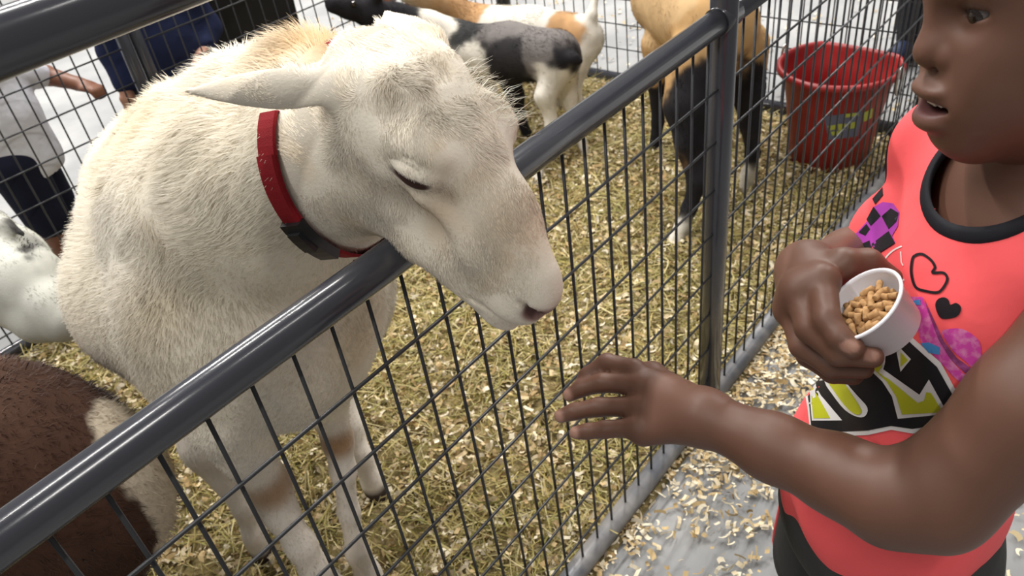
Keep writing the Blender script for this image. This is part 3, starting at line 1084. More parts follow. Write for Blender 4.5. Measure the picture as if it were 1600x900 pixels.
# hair
hr = Field((-.23, -.11, -.06), (.0, .11, .18), .003)
hr.ell((-.105, 0, .070), (.095, .080, .088), k=0)
hr.ell((-.15, 0, .02), (.050, .070, .07), k=.02)
hr.ell((-.045, 0, .015), (.075, .10, .062), k=.01, op='s')
v_, f_ = hr.mesh(2)
link('hair', np_mesh('child_hair', kW(v_), f_), M['hair'], child)

# --- shirt
sh = Field((.28, .44, .50), (.80, .96, 1.12), .0042)
sh.cone(NB + TL * -.122 + [0, 0, -.030], NB + TL * .100 + [0, 0, -.020], .048, .041, 0)
sh.cone(NB + TL * -.120 + [0, 0, -.035], NB + TL * -.115 + [0, 0, -.13], .048, .046, .03)
sh.ell(NB + TF * .012 + [0, 0, -.10], (.118, .078, .125), TR, k=.03)
sh.ell(np.array([.505, .670, .800]), (.122, .092, .17), TR, k=.05)
sh.ell(np.array([.488, .655, .640]), (.130, .108, .13), TR, k=.05)
sh.ell(at(1380, 372, .815), (.034, .034, .045), k=.03)
Vt, Ft = sh.mesh(3)
# cloth folds
nt_ = vnormals(Vt, Ft)
fold = np.sin(Vt @ (TL * 60 + np.array([0, 0, 38.])) + 6 * vnoise(Vt, 8, 2)) * .0030 * sstep(-Vt[:, 2], -1.0, -.84) + (vnoise(Vt, 16, 5) - .5) * .010
Vt = Vt + nt_ * fold[:, None]
shirt_bvh = BVHTree.FromPolygons(Vt.tolist(), Ft.tolist())
NA = nrm(np.array([0, 0, 1.]) + TF * .55)                 # neck opening axis
NC = NB + TF * .022
NU = nrm(np.cross(NA, TL)); NU = NU if np.dot(NU, TF) > 0 else -NU
ra, rbk = .062, .056
nring = []
for k in range(64):
    a_ = 2 * np.pi * k / 64
    o_ = NC + TL * ra * math.cos(a_) + NU * rbk * math.sin(a_) + NA * .3
    hit = shirt_bvh.ray_cast(Vector(o_.tolist()), Vector((-NA).tolist()))
    nring.append(np.array(hit[0]) if hit[0] is not None else NC + TL * ra * math.cos(a_) + NU * rbk * math.sin(a_))
nring = np.array(nring)
ctr = Vt[Ft].mean(1)
rel = ctr - NC
inneck = ((rel @ TL) / ra) ** 2 + ((rel @ NU) / rbk) ** 2 < 1
hemz = .592 + .05 * ((ctr - HC) @ TL)
keepf = ~(inneck & (rel @ NA > -.10)) & (ctr[:, 2] > hemz)
shirt = link('shirt', np_mesh('shirt', Vt, Ft[keepf]), M['pink'], child)
bp_ = []
for sc_, lf_ in ((.985, -.004), (.99, .0022), (1.075, .0030), (1.155, .0022), (1.16, -.002)):
    row = []
    for k in range(64):
        a_ = 2 * np.pi * k / 64
        q_ = NC + TL * ra * sc_ * math.cos(a_) + NU * rbk * sc_ * math.sin(a_)
        hit = shirt_bvh.ray_cast(Vector((q_ + NA * .3).tolist()), Vector((-NA).tolist()))
        row.append((np.array(hit[0]) if hit[0] is not None else q_) + NA * lf_)
    row = np.array(row)
    for _ in range(2): row = (np.roll(row, 1, 0) + 2 * row + np.roll(row, -1, 0)) / 4
    bp_.append(row)
BV = np.concatenate(bp_)
BF = [(i * 64 + k, i * 64 + (k + 1) % 64, (i + 1) * 64 + (k + 1) % 64, (i + 1) * 64 + k) for i in range(4) for k in range(64)]
link('neck_binding', np_mesh('neck_binding', BV, BF), M['black_cloth'], shirt)
ac = NB + TL * -.150 + [0, 0, -.070]
arm_dir = nrm(RE - RSH)
ad = nrm(TL * -1 + arm_dir * .5)
fr = frame_from(ad)
aring = []
for k in range(40):
    a_ = 2 * np.pi * k / 40
    dr = fr[:, 1] * math.cos(a_) + fr[:, 2] * math.sin(a_)
    hit = shirt_bvh.ray_cast(Vector((ac + dr * .3).tolist()), Vector((-dr).tolist()))
    q = np.array(hit[0]) if hit[0] is not None else ac + dr * .05
    if np.linalg.norm(q - ac) > .075: q = ac + dr * .075
    aring.append(q)
link('arm_binding', tube_mesh('arm_binding', np.array(aring), .004, 8, closed=True), M['black_cloth'], shirt)

# --- print on the shirt: flat pieces lying on the cloth
from mathutils.geometry import delaunay_2d_cdt


def decal(name, poly, mat, lift):
    poly = np.array(poly, float)
    n = len(poly)
    x0, y0 = poly.min(0); x1, y1 = poly.max(0)
    stepp = 7.0
    pts = []
    # densify outline
    out = []
    for i in range(n):
        p, q = poly[i], poly[(i + 1) % n]
        m = max(1, int(np.linalg.norm(q - p) / stepp))
        for k in range(m): out.append(p + (q - p) * k / m)
    out = np.array(out)

    def inside(P):
        r = np.zeros(len(P), bool)
        j = n - 1
        for i in range(n):
            xi, yi = poly[i]; xj, yj = poly[j]
            c = ((yi > P[:, 1]) != (yj > P[:, 1])) & (P[:, 0] < (xj - xi) * (P[:, 1] - yi) / (yj - yi + 1e-9) + xi)
            r ^= c; j = i
        return r
    gx_, gy_ = np.meshgrid(np.arange(x0 + 3, x1, stepp), np.arange(y0 + 3, y1, stepp))
    gp = np.stack([gx_.ravel(), gy_.ravel()], 1)
    if len(gp):
        gp = gp[inside(gp)]
        if len(gp):
            dmin = np.sqrt(((gp[:, None] - out[None]) ** 2).sum(-1)).min(1)
            gp = gp[dmin > 3]
    allp = np.concatenate([out, gp]) if len(gp) else out
    m = len(out)
    edges = [(i, (i + 1) % m) for i in range(m)]
    vv, ee, ff, *_ = delaunay_2d_cdt([Vector(p.tolist()) for p in allp], edges, [], 1, 1e-4)
    V3, ok = [], []
    for p in vv:
        o_ = CAM; d_ = nrm(at(p[0], p[1], 1) - CAM)
        hit = shirt_bvh.ray_cast(Vector(o_.tolist()), Vector(d_.tolist()))
        if hit[0] is None:
            V3.append((0, 0, 0)); ok.append(False)
        else:
            nn = np.array(hit[1]); nn = nn if np.dot(nn, d_) < 0 else -nn
            V3.append((np.array(hit[0]) + nn * lift).tolist()); ok.append(True)
    ff = [tuple(fc) for fc in ff if all(ok[i] for i in fc)]
    if not ff: return None
    me = bpy.data.meshes.new(name)
    me.from_pydata(V3, [], ff)
    me.update()
    bm = bmesh.new(); bm.from_mesh(me)
    bmesh.ops.delete(bm, geom=[v for v in bm.verts if not v.link_faces], context='VERTS')
    for fc in bm.faces:
        fc.smooth = True
        if fc.normal.dot(Vector(CAM.tolist()) - fc.calc_center_median()) < 0: fc.normal_flip()
    bm.to_mesh(me); bm.free()
    return link(name, me, M[mat], shirt)


def cA(pts): return [(1230 + x / 3.4625, 480 + y / 3.4625) for x, y in pts]
def cH(pts): return [(1380 + x / 3.461, 380 + y / 3.461) for x, y in pts]
def cB(pts): return [(1300 + x / 3.0, 180 + y / 3.0) for x, y in pts]


def stroke(pts, wd):
    p = np.array(pts, float)
    tt = nrm(np.gradient(p, axis=0)); nn = np.stack([-tt[:, 1], tt[:, 0]], 1)
    return np.concatenate([p + nn * wd / 2, (p - nn * wd / 2)[::-1]]).tolist()


def spline(pts, m=6, closed=True):
    p = np.array(pts, float); n = len(p); out = []
    for i in range(n if closed else n - 1):
        p0, p1, p2, p3 = p[(i - 1) % n if closed else max(i - 1, 0)], p[i], p[(i + 1) % n], p[(i + 2) % n if closed else min(i + 2, n - 1)]
        for k in range(m):
            t_ = k / m
            out.append(.5 * (2 * p1 + (p2 - p0) * t_ + (2 * p0 - 5 * p1 + 4 * p2 - p3) * t_ ** 2 + (3 * p1 - p0 - 3 * p2 + p3) * t_ ** 3))
    if not closed: out.append(p[-1])
    return out


decal('print_border', cA([(92, 235), (85, 400), (112, 540), (130, 692), (210, 700), (440, 690), (565, 662), (680, 682), (835, 655), (937, 492), (832, 298), (640, 128), (560, 170), (300, 190)]), 'print_white', .0007)
decal('print_panel', cA([(108, 245), (101, 400), (125, 540), (137, 674), (220, 677), (440, 665), (565, 640), (680, 656), (838, 628), (914, 503), (814, 322), (634, 156), (560, 195), (300, 215)]), 'print_black', .0011)
for wpoly, ypoly in (
    ([(120, 355), (190, 480), (305, 612), (140, 615)], [(131, 405), (240, 600), (150, 603)]),
    (spline([(203, 310), (270, 320), (330, 410), (390, 480), (440, 540), (430, 585), (390, 592), (320, 555), (250, 470), (210, 405)], 3),
     spline([(222, 322), (262, 330), (320, 412), (380, 500), (410, 555), (398, 578), (368, 572), (320, 530), (260, 450), (225, 395)], 3)),
    ([(452, 335), (490, 240), (540, 225), (535, 300), (525, 335), (722, 470), (772, 388), (872, 572), (603, 600), (572, 480), (520, 400)],
     [(470, 330), (497, 255), (530, 240), (520, 315), (500, 350), (530, 372), (560, 390), (714, 513), (748, 500), (760, 455), (785, 460), (848, 562), (628, 576), (596, 480), (545, 400)]),
    ([(588, 188), (677, 280), (620, 348)], [(622, 242), (664, 285), (622, 323)])):
    decal('print_letter_edge', cA(wpoly), 'print_white', .0015)
    decal('print_letter', cA(ypoly), 'print_yellow', .0019)
th = np.linspace(0, 2 * np.pi, 24, endpoint=False)
decal('print_ring', cA([(465 + 62 * math.cos(q), 787 + 54 * math.sin(q)) for q in th]), 'print_black', .0008)
decal('print_spot', cA([(462 + 45 * math.cos(q), 790 + 40 * math.sin(q)) for q in th]), 'print_white', .0012)
decal('print_heart', cA(spline([(600, 770), (620, 750), (655, 752), (672, 772), (700, 760), (730, 770), (735, 800), (710, 830), (680, 850), (640, 820)], 3)), 'print_black', .0008)
hp_ = spline([(175, 68), (215, 60), (262, 92), (284, 130), (270, 160), (328, 160), (350, 192), (330, 238), (298, 266), (240, 260), (180, 238), (156, 165), (160, 95)], 4)
hp2 = np.array(hp_); hc_ = np.array([225., 165.])
inner = (hc_ + (hp2 - hc_) * .80).tolist()
hh = cH(np.concatenate([hp2, hp2[:1]]).tolist())
tt_ = np.array(hh)
for k in range(0, len(tt_) - 1, 13):
    seg_ = tt_[k:k + 14]
    if len(seg_) >= 2: decal('print_heart_line', stroke(seg_, 4.2), 'print_black', .0009)
decal('print_heart', cH(spline([(285, 335), (300, 302), (332, 292), (356, 306), (366, 332), (396, 322), (422, 342), (418, 376), (390, 400), (325, 408), (300, 385)], 3)), 'print_black', .0009)
decal('print_glitter', cH([(135, 330), (150, 290), (215, 290), (245, 370), (300, 520), (360, 620), (430, 700), (492, 742), (430, 762), (380, 720), (310, 640), (270, 600), (215, 560), (182, 430)]), 'print_glitter', .0006)
decal('print_glitter', cH([(225, 300), (270, 400), (330, 530), (400, 620), (525, 710), (440, 700), (360, 620), (300, 520), (245, 370)]), 'print_glitter_dark', .0005)
decal('print_glitter', cH(spline([(320, 482), (360, 462), (430, 462), (495, 500), (527, 545), (530, 640), (520, 705), (450, 640), (380, 580)], 3)), 'print_glitter', .0009)
decal('print_blue', cH([(160, 312), (205, 303), (207, 335), (182, 332)]), 'print_blue', .0010)
decal('print_blue', cH([(205, 540), (250, 535), (310, 562), (308, 602), (250, 592)]), 'print_blue', .0010)
decal('print_checker', cB([(200, 430), (240, 408), (290, 415), (318, 455), (312, 520), (285, 565), (300, 600), (215, 655), (190, 612), (130, 660), (80, 645), (110, 560), (165, 500)]), 'print_purple', .0007)
for q in ([(240, 340), (242, 375), (205, 420), (192, 395)], [(198, 430), (232, 475), (185, 520), (165, 490)], [(237, 475), (280, 438), (317, 460), (306, 500), (270, 535)],
          [(270, 545), (300, 600), (215, 655), (190, 605)], [(165, 510), (182, 535), (160, 565), (128, 550)], [(180, 588), (192, 635), (135, 660), (122, 612)], [(103, 575), (120, 602), (92, 640), (70, 635)]):
    decal('print_checker_square', cB(q), 'print_black', .0011)
decal('print_curve', stroke(cB(spline([(237, 715), (255, 670), (290, 635), (330, 615)], 3, False)), 2.4), 'print_white', .0008)
decal('print_curve', stroke(cB([(325, 640), (328, 690), (336, 705)]), 1.8), 'print_white', .0008)
decal('print_curve', stroke(cB([(300, 775), (342, 772)]), 3), 'print_white', .0008)

# --- shorts
so = Field((.26, .42, .25), (.78, .92, .66), .006)
so.ell(HC + [0, 0, -.015], (.138, .116, .10), TR, k=0)
for s in (-1, 1):
    hp = HC + TL * s * .066
    so.chain([(hp + [0, 0, -.02], .082), (hp + TF * .012 + [0, 0, -.20], .080)], .02)
v_, f_ = so.mesh(2)
f_ = f_[v_[f_].mean(1)[:, 2] > .36]
shorts = link('shorts', np_mesh('shorts', v_, f_), M['grey_cloth'], child)
sb = BVHTree.FromPolygons(v_.tolist(), f_.tolist())
pl = []
sdir = nrm(-TL * .80 + TF * .60)
for z_ in np.linspace(.565, .375, 12):
    o_ = HC * np.array([1, 1, 0]) + np.array([0, 0, z_]) + sdir * .3
    hit = sb.ray_cast(Vector(o_.tolist()), Vector((-sdir).tolist()))
    if hit[0] is not None: pl.append(np.array(hit[0]))
if len(pl) > 3: link('side_piping', tube_mesh('side_piping', np.array(pl), .0035, 8), M['pink'], shorts)
for s in (-1, 1):
    hp = HC + TL * s * .066 + [0, 0, -.545]
    so2 = Field(hp - [.12, .12, .06], hp + np.array([.12, .12, .10]), .005)
    so2.chain([(hp - TF * .03, .034), (hp + TF * .06 + [0, 0, -.005], .034), (hp + TF * .11 + [0, 0, -.012], .026)], .02)
    v_, f_ = so2.mesh(1)
    v_[:, 2] = np.maximum(v_[:, 2], .004)
    link('shoe', np_mesh('shoe', v_, f_), M['shoe'], child)

# ------------------------------------------------------------------ cup of feed pellets
cv_ = nrm(np.array([-(1347 - 800), 476 - 450, FPX])); ca_ = nrm(np.array([1., 0, 0]) - cv_ * cv_[0]); cb_ = np.cross(cv_, ca_)
cx = nrm(CR @ (.57 * cv_ + .82 * (-.70 * ca_ + .71 * cb_)))                  # from base to opening
CC = at(1347, 476, .650)
cf = frame_from(cx)                                       # col 0 = axis
cup = empty('cup', CC - cx * .034)
tag(cup, 'small milky plastic cup of feed held by the child', 'cup')
profp = [(u_ * 1.1, r_ * 1.13) for u_, r_ in [(-.0335, .0), (-.0340, .0225), (-.0325, .0245), (-.001, .0305), (-.0005, .0322), (.0008, .0325), (.0018, .0316), (.0016, .0302), (-.001, .0294), (-.0312, .0234), (-.0318, .0)]]
seg = 48
V = []; F = []
for i, (u, r) in enumerate(profp):
    for k in range(seg):
        a_ = 2 * np.pi * k / seg
        V.append(CC + cx * u + (cf[:, 1] * math.cos(a_) + cf[:, 2] * math.sin(a_)) * max(r, .0004))
for i in range(len(profp) - 1):
    for k in range(seg):
        F.append((i * seg + k, i * seg + (k + 1) % seg, (i + 1) * seg + (k + 1) % seg, (i + 1) * seg + k))
me = bpy.data.meshes.new('cup_wall'); me.from_pydata(np.array(V).tolist(), [], F); me.update()
bm = bmesh.new(); bm.from_mesh(me); bmesh.ops.recalc_face_normals(bm, faces=bm.faces); bm.to_mesh(me); bm.free()
for p in me.polygons: p.use_smooth = True
link('cup_wall', me, M['cup'], cup)
pm = []
for L_ in (.009, .0115, .014):
    m_ = tube_mesh('pellet', [[0, 0, -L_ / 2], [0, 0, -L_ / 2 + .0006], [0, 0, L_ / 2 - .0006], [0, 0, L_ / 2]], [.0022, .0028, .0028, .0022], 10)
    m_.materials.append(M['pellet']); pm.append(m_)
rs = np.random.RandomState(3)
npel = 0
for layer, (u, rm, cnt) in enumerate(((-.0160, .0235, 26), (-.0115, .0245, 32), (-.0070, .0240, 32), (-.0030, .0160, 14))):
    for k in range(cnt):
        a_ = 2.39996 * k + layer; r_ = rm * math.sqrt((k + .5) / cnt)
        p = CC + cx * (u + rs.randn() * .0008) + (cf[:, 1] * math.cos(a_) + cf[:, 2] * math.sin(a_)) * r_
        o = bpy.data.objects.new('feed_pellet', pm[k % 3]); COL.objects.link(o)
        dv = nrm(rs.randn(3) - cx * .0); dv = nrm(dv - cx * np.dot(dv, cx) * .75)
        o.rotation_euler = Vector(dv.tolist()).to_track_quat('Z', 'Y').to_euler()
        o.location = p.tolist()
        tag(o, 'brown feed pellet heaped in the milky plastic cup', 'feed pellet', 'feed pellets in the cup')

# ------------------------------------------------------------------ the other animals
def nearest_cols(P, anchors, seed=1, soft=.02, noise=.03):
    """coat patches: each vertex takes the colour of the closest anchor (ragged edges)"""
    Q = P + (np.stack([vnoise(P, 25, seed + k) for k in range(3)], 1) - .5) * noise * 2
    D = np.stack([np.linalg.norm(Q - np.asarray(a[0]), axis=1) - a[2] for a in anchors], 1)
    W = np.exp(-(D - D.min(1, keepdims=True)) / (soft * .35))
    W /= W.sum(1, keepdims=True)
    c = W @ np.array([a[1] for a in anchors])
    return c * (.86 + .28 * vnoise(P, 40, seed + 5))[:, None]


def animal(name, label, cat, chains, ells, colfn, hsize, k=.03, fur=None, base=None):
    pts = np.array([p for ch in chains for p, r in ch]); rr = np.array([r for ch in chains for p, r in ch])
    lo = (pts - rr[:, None]).min(0) - .06; hi = (pts + rr[:, None]).max(0) + .06
    lo[2] = max(lo[2], -.01)
    fld = Field(lo, hi, hsize)
    for i, ch in enumerate(chains): fld.chain(ch, k if i else .04)
    for e in ells: fld.ell(*e)
    V, F = fld.mesh(2)
    V[:, 2] = np.maximum(V[:, 2], .005)
    C = colfn(V)
    root = empty(name, [pts[0][0], pts[0][1], 0])
    tag(root, label, cat)
    link('body', np_mesh(name + '_body', V, F, C), M['hide'], root)
    if fur:
        n, L, wd, fl, lift, jit = fur
        strands('coat', V, F, C * 1.08, n, root, L, wd, fl, lift=lift, jit=jit, cvar=.12, clump=14)
    return root, V, F


def eyeball(root, p, r, mat='eye_dark'):
    bm = bmesh.new(); bmesh.ops.create_uvsphere(bm, u_segments=12, v_segments=8, radius=r)
    for v in bm.verts: v.co += Vector(np.asarray(p).tolist())
    me = bpy.data.meshes.new('eye'); bm.to_mesh(me); bm.free()
    link('eye', me, M[mat], root)


BLK, GRY, WHT, TAN, DTAN = (.018, .017, .020), (.16, .145, .14), (.70, .66, .58), (.46, .27, .13), (.36, .22, .11)
P_ = lambda px, py, s, r: (at(px, py, s), r)
# black and grey goat with a white belt
g1 = [[P_(868, 88, 2.74, .090), P_(795, 82, 2.84, .098), P_(722, 75, 2.94, .088)],
      [P_(722, 65, 2.94, .075), P_(670, 42, 2.90, .056), P_(620, 28, 2.84, .050), P_(580, 22, 2.78, .050)],
      [P_(580, 20, 2.78, .048), P_(545, 12, 2.74, .037), P_(520, 8, 2.71, .028)],
      [P_(872, 105, 2.73, .060), P_(852, 150, 2.75, .036), P_(862, 192, 2.79, .021), P_(848, 240, 2.79, .017), P_(838, 286, 2.77, .019)],
      [P_(880, 105, 2.80, .055), P_(886, 150, 2.85, .032), P_(900, 190, 2.87, .019), P_(908, 220, 2.88, .016), P_(916, 244, 2.89, .019)],
      [P_(790, 105, 2.88, .052), P_(806, 150, 2.95, .030), P_(812, 185, 3.0, .020), P_(826, 212, 3.05, .020)],
      [P_(735, 100, 2.95, .050), P_(740, 160, 3.06, .026), P_(745, 225, 3.18, .018), P_(746, 246, 3.22, .018)],
      [P_(878, 92, 2.68, .026), P_(896, 92, 2.66, .018), P_(906, 96, 2.66, .012)],
      [P_(575, 8, 2.74, .012), P_(590, -8, 2.73, .017), P_(604, -14, 2.72, .008)]]
anch1 = [(at(868, 70, 2.7), GRY, .03), (at(800, 45, 2.8), GRY, .05), (at(800, 90, 2.78), (.03, .028, .03), .04), (at(725, 55, 2.9), (.03, .03, .03), .04), (at(684, 34, 2.86), WHT, .038), (at(674, 52, 2.84), WHT, .034),
         (at(640, 30, 2.82), BLK, .03), (at(580, 20, 2.74), BLK, .06), (at(525, 8, 2.68), BLK, .04), (at(748, 100, 2.86), WHT, .02), (at(840, 80, 2.68), GRY, .03),
         (at(880, 92, 2.64), BLK, .03), (at(905, 95, 2.64), BLK, .02), (at(846, 116, 2.66), WHT, .02), (at(872, 135, 2.68), WHT, .03), (at(855, 190, 2.72), WHT, .04), (at(840, 280, 2.72), WHT, .05),
         (at(890, 150, 2.8), WHT, .04), (at(915, 240, 2.86), WHT, .05), (at(815, 120, 2.84), BLK, .05), (at(812, 180, 2.97), BLK, .06), (at(740, 200, 3.1), BLK, .08)]
r1, _, _ = animal('goat', 'black and grey goat with white hind legs and a white belt', 'goat', g1, [], lambda P: nearest_cols(P, anch1, 1), .0085, .02,
                  (14000, .012, .0016, lambda P, N: np.tile(at(880, 90, 2.7) - at(720, 70, 2.9), (len(P), 1)), .15, .25))
eyeball(r1, at(552, 6, 2.70), .010)
# white and tan goat behind it
g2 = [[P_(905, 62, 3.05, .095), P_(830, 55, 3.14, .105), P_(750, 45, 3.24, .095)],
      [P_(750, 40, 3.24, .075), P_(705, 15, 3.20, .056), P_(665, -4, 3.10, .048), P_(635, -10, 3.04, .034)],
      [P_(905, 85, 3.03, .060), P_(893, 135, 3.06, .036), P_(905, 172, 3.11, .021), P_(897, 205, 3.14, .018), P_(893, 218, 3.15, .019)],
      [P_(880, 85, 3.12, .058), P_(860, 135, 3.16, .032), P_(866, 172, 3.2, .019), P_(858, 196, 3.22, .019)],
      [P_(760, 80, 3.24, .050), P_(765, 140, 3.34, .026), P_(768, 175, 3.4, .018), P_(768, 190, 3.42, .018)],
      [P_(912, 52, 3.0, .026), P_(924, 25, 2.98, .020), P_(931, -8, 2.98, .014)]]
anch2 = [(at(885, 45, 3.0), TAN, .055), (at(850, 30, 3.06), WHT, .05), (at(800, 30, 3.1), WHT, .07), (at(735, 22, 3.2), TAN, .02), (at(705, 15, 3.25), (.50, .33, .19), .03), (at(680, 5, 3.28), WHT, .03),
         (at(640, -8, 3.3), WHT, .05), (at(915, 85, 2.98), WHT, .04), (at(906, 75, 2.95), (.25, .16, .08), .008), (at(900, 140, 3.0), WHT, .06), (at(895, 205, 3.1), WHT, .06), (at(925, 20, 2.96), WHT, .05), (at(860, 160, 3.15), WHT, .07), (at(840, 85, 3.08), WHT, .05)]
animal('goat', 'white and tan goat with a raised pale tail', 'goat', g2, [], lambda P: nearest_cols(P, anch2, 2), .0085, .02,
       (14000, .012, .0016, lambda P, N: np.tile(at(905, 60, 3.0) - at(740, 40, 3.2), (len(P), 1)), .15, .25))
# tan goat with black legs, seen from behind the post
g3 = [[P_(1118, 40, 2.30, .125), P_(1085, 10, 2.45, .135), P_(1045, -5, 2.60, .125)],
      [P_(1040, -40, 2.62, .09), P_(1010, -110, 2.72, .065), P_(985, -165, 2.76, .058), P_(950, -175, 2.80, .035)],
      [P_(1085, 90, 2.28, .082), P_(1072, 165, 2.29, .062), P_(1078, 225, 2.31, .042), P_(1090, 285, 2.33, .028), P_(1077, 325, 2.36, .021), P_(1066, 355, 2.375, .021), P_(1052, 382, 2.385, .024)],
      [P_(1165, 70, 2.36, .070), P_(1168, 140, 2.42, .050), P_(1172, 195, 2.48, .030), P_(1176, 240, 2.52, .021), P_(1168, 275, 2.55, .020), P_(1165, 298, 2.57, .023)],
      [P_(1030, 70, 2.60, .060), P_(1026, 130, 2.70, .030), P_(1028, 190, 2.79, .020), P_(1022, 238, 2.845, .022)],
      [P_(1100, 60, 2.62, .060), P_(1110, 130, 2.72, .030), P_(1115, 180, 2.80, .020), P_(1118, 210, 2.84, .022)],
      [P_(1140, -10, 2.26, .03), P_(1160, -20, 2.22, .022), P_(1175, -14, 2.2, .015)]]
G3T = (.50, .31, .14)
anch3 = [(at(1060, 60, 2.3), G3T, .10), (at(1030, 60, 2.45), (.56, .38, .20), .08), (at(1120, 30, 2.2), G3T, .10), (at(1180, 50, 2.3), G3T, .07), (at(1060, 10, 2.3), (.56, .38, .20), .10), (at(1140, 120, 2.3), G3T, .04),
         (at(1050, 120, 2.3), G3T, .035), (at(1072, 165, 2.22), BLK, .045), (at(1095, 130, 2.22), BLK, .045), (at(1085, 220, 2.27), BLK, .045), (at(1060, 245, 2.29), (.30, .18, .09), .012), (at(1092, 285, 2.3), BLK, .035), (at(1080, 325, 2.33), BLK, .025),
         (at(1062, 360, 2.35), WHT, .022), (at(1052, 378, 2.36), WHT, .022), (at(1070, 366, 2.35), BLK, .004), (at(1172, 100, 2.29), BLK, .028), (at(1172, 140, 2.36), BLK, .045), (at(1178, 200, 2.45), BLK, .04), (at(1160, 215, 2.45), (.30, .18, .09), .010),
         (at(1176, 245, 2.5), BLK, .03), (at(1165, 290, 2.54), WHT, .03), (at(1026, 110, 2.6), G3T, .05), (at(1028, 165, 2.72), BLK, .04), (at(1022, 225, 2.82), BLK, .05), (at(1115, 180, 2.75), BLK, .06)]
animal('goat', 'tan goat with black legs and white feet beside the red bucket', 'goat', g3, [], lambda P: nearest_cols(P, anch3, 3), .0075, .02,
       (16000, .011, .0015, lambda P, N: np.tile(np.array([.1, -.2, -1.]), (len(P), 1)), .12, .2))
# white goat head with dark eye patches, at the left edge
g4 = [[P_(-210, 400, 1.72, .15), P_(-130, 385, 1.70, .13), P_(-50, 395, 1.68, .105)],
      [P_(-50, 395, 1.70, .10), P_(5, 418, 1.63, .088), P_(45, 445, 1.58, .074)],
      [P_(45, 450, 1.58, .070), P_(85, 482, 1.545, .048), P_(108, 500, 1.53, .038)],
      [P_(20, 470, 1.60, .055), P_(60, 500, 1.56, .042), P_(95, 512, 1.54, .028)],
      [P_(-25, 350, 1.62, .016), P_(8, 350, 1.58, .011), P_(36, 366, 1.555, .006)],
      [P_(-200, 470, 1.72, .10), P_(-180, 580, 1.78, .05), P_(-160, 690, 1.86, .03), (np.array([*at(-150, 740, 1.9)[:2], .03]), .028)]]
anch4 = [(at(0, 430, 1.5), (.50, .50, .45), .10), (at(60, 450, 1.5), (.50, .50, .45), .06), (at(100, 500, 1.48), (.62, .56, .48), .04), (at(38, 385, 1.53), (.03, .028, .028), .040), (at(50, 408, 1.52), (.03, .028, .028), .036),
         (at(25, 350, 1.55), (.04, .035, .035), .012), (at(5, 343, 1.57), (.04, .035, .035), .008), (at(104, 470, 1.49), (.07, .06, .055), -.01), (at(-150, 350, 1.8), (.50, .50, .45), .2), (at(78, 520, 1.50), (.10, .08, .07), .006)]


def surf(P, px, py):
    q = to_px(P); dd = np.hypot(q[:, 0] - px, q[:, 1] - py)
    c_ = np.where(dd < 9)[0]
    if not len(c_): return P[np.argmin(dd)]
    return P[c_[np.argmin(np.linalg.norm(P[c_] - CAM, axis=1))]]


def col4(P):
    W_, K_ = (.50, .50, .45), (.03, .028, .028)
    an = [(surf(P, x, y), c, r) for x, y, c, r in ((10, 440, W_, .06), (80, 470, W_, .035), (100, 500, (.47, .46, .41), .02), (34, 384, K_, .010), (44, 396, K_, .012), (54, 412, K_, .008),
          (18, 352, K_, .006), (32, 362, K_, .006), (70, 400, W_, .025), (15, 400, W_, .03), (0, 375, W_, .02), (40, 440, W_, .03), (106, 478, (.10, .08, .07), -.004))]
    return nearest_cols(P, an + [(at(-150, 390, 1.6), W_, .2)], 4, .012, .010)


r4, _, _ = animal('goat', 'white goat with a dark eye patch at the left edge', 'goat', g4, [], col4, .0065, .02,
                  (16000, .010, .0013, lambda P, N: np.tile(at(105, 500, 1.5) - at(0, 420, 1.6), (len(P), 1)), .12, .2))
# brown sheep lying low against the fence
BRN, CRM = (.060, .030, .020), (.62, .54, .42)
g5 = [[(np.array([-.62, -.62, .52]), .23), (np.array([-.60, -.25, .53]), .245), (np.array([-.575, .02, .52]), .225)],
      [(np.array([-.56, .0, .52]), .19), (np.array([-.50, .10, .50]), .155)],
      [(np.array([-.47, .04, .30]), .09), (np.array([-.45, .06, .14]), .035), (np.array([-.45, .06, .03]), .028)],
      [(np.array([-.68, .02, .30]), .09), (np.array([-.68, .05, .14]), .035), (np.array([-.68, .05, .03]), .028)],
      [(np.array([-.50, -.65, .30]), .08), (np.array([-.50, -.65, .03]), .028)],
      [(np.array([-.72, -.65, .30]), .08), (np.array([-.72, -.65, .03]), .028)],
      [(np.array([-.60, -.80, .60]), .11), (np.array([-.58, -.95, .70]), .08), (np.array([-.57, -1.08, .64]), .05)]]


def brown_col(P):
    c = np.tile(np.array(BRN), (len(P), 1)) * (.7 + .6 * vnoise(P, 30, 2))[:, None]
    q = to_px(P)
    # cream patch on the hip: bounded in the animal's own space
    a_ = at(225, 695, 1.20); b_ = at(240, 770, 1.25)
    t_ = np.clip(((P - a_) @ (b_ - a_)) / ((b_ - a_) @ (b_ - a_)), 0, 1)
    d_ = np.linalg.norm(P - a_ - t_[:, None] * (b_ - a_), axis=1) + (vnoise(P, 30, 6) - .5) * .03
    return mix(c, np.array(CRM), 1 - sstep(d_, .085, .095))


r5, V5, F5 = animal('sheep', 'dark brown woolly sheep with a cream patch behind the lower rail', 'sheep', g5, [], brown_col, .010, .04,
                    (60000, .012, .0013, lambda P, N: np.tile(np.array([.3, .2, -1.]), (len(P), 1)), .45, .6))

# ------------------------------------------------------------------ red feed bucket
BK = np.array([-.205, 2.43, .012])
bucket = empty('bucket', BK)
tag(bucket, 'red plastic feed bucket standing in the corner of the pen', 'bucket')
fb = nrm(np.array([.10, 1.0, 0])); lb_ = np.array([fb[1], -fb[0], 0])


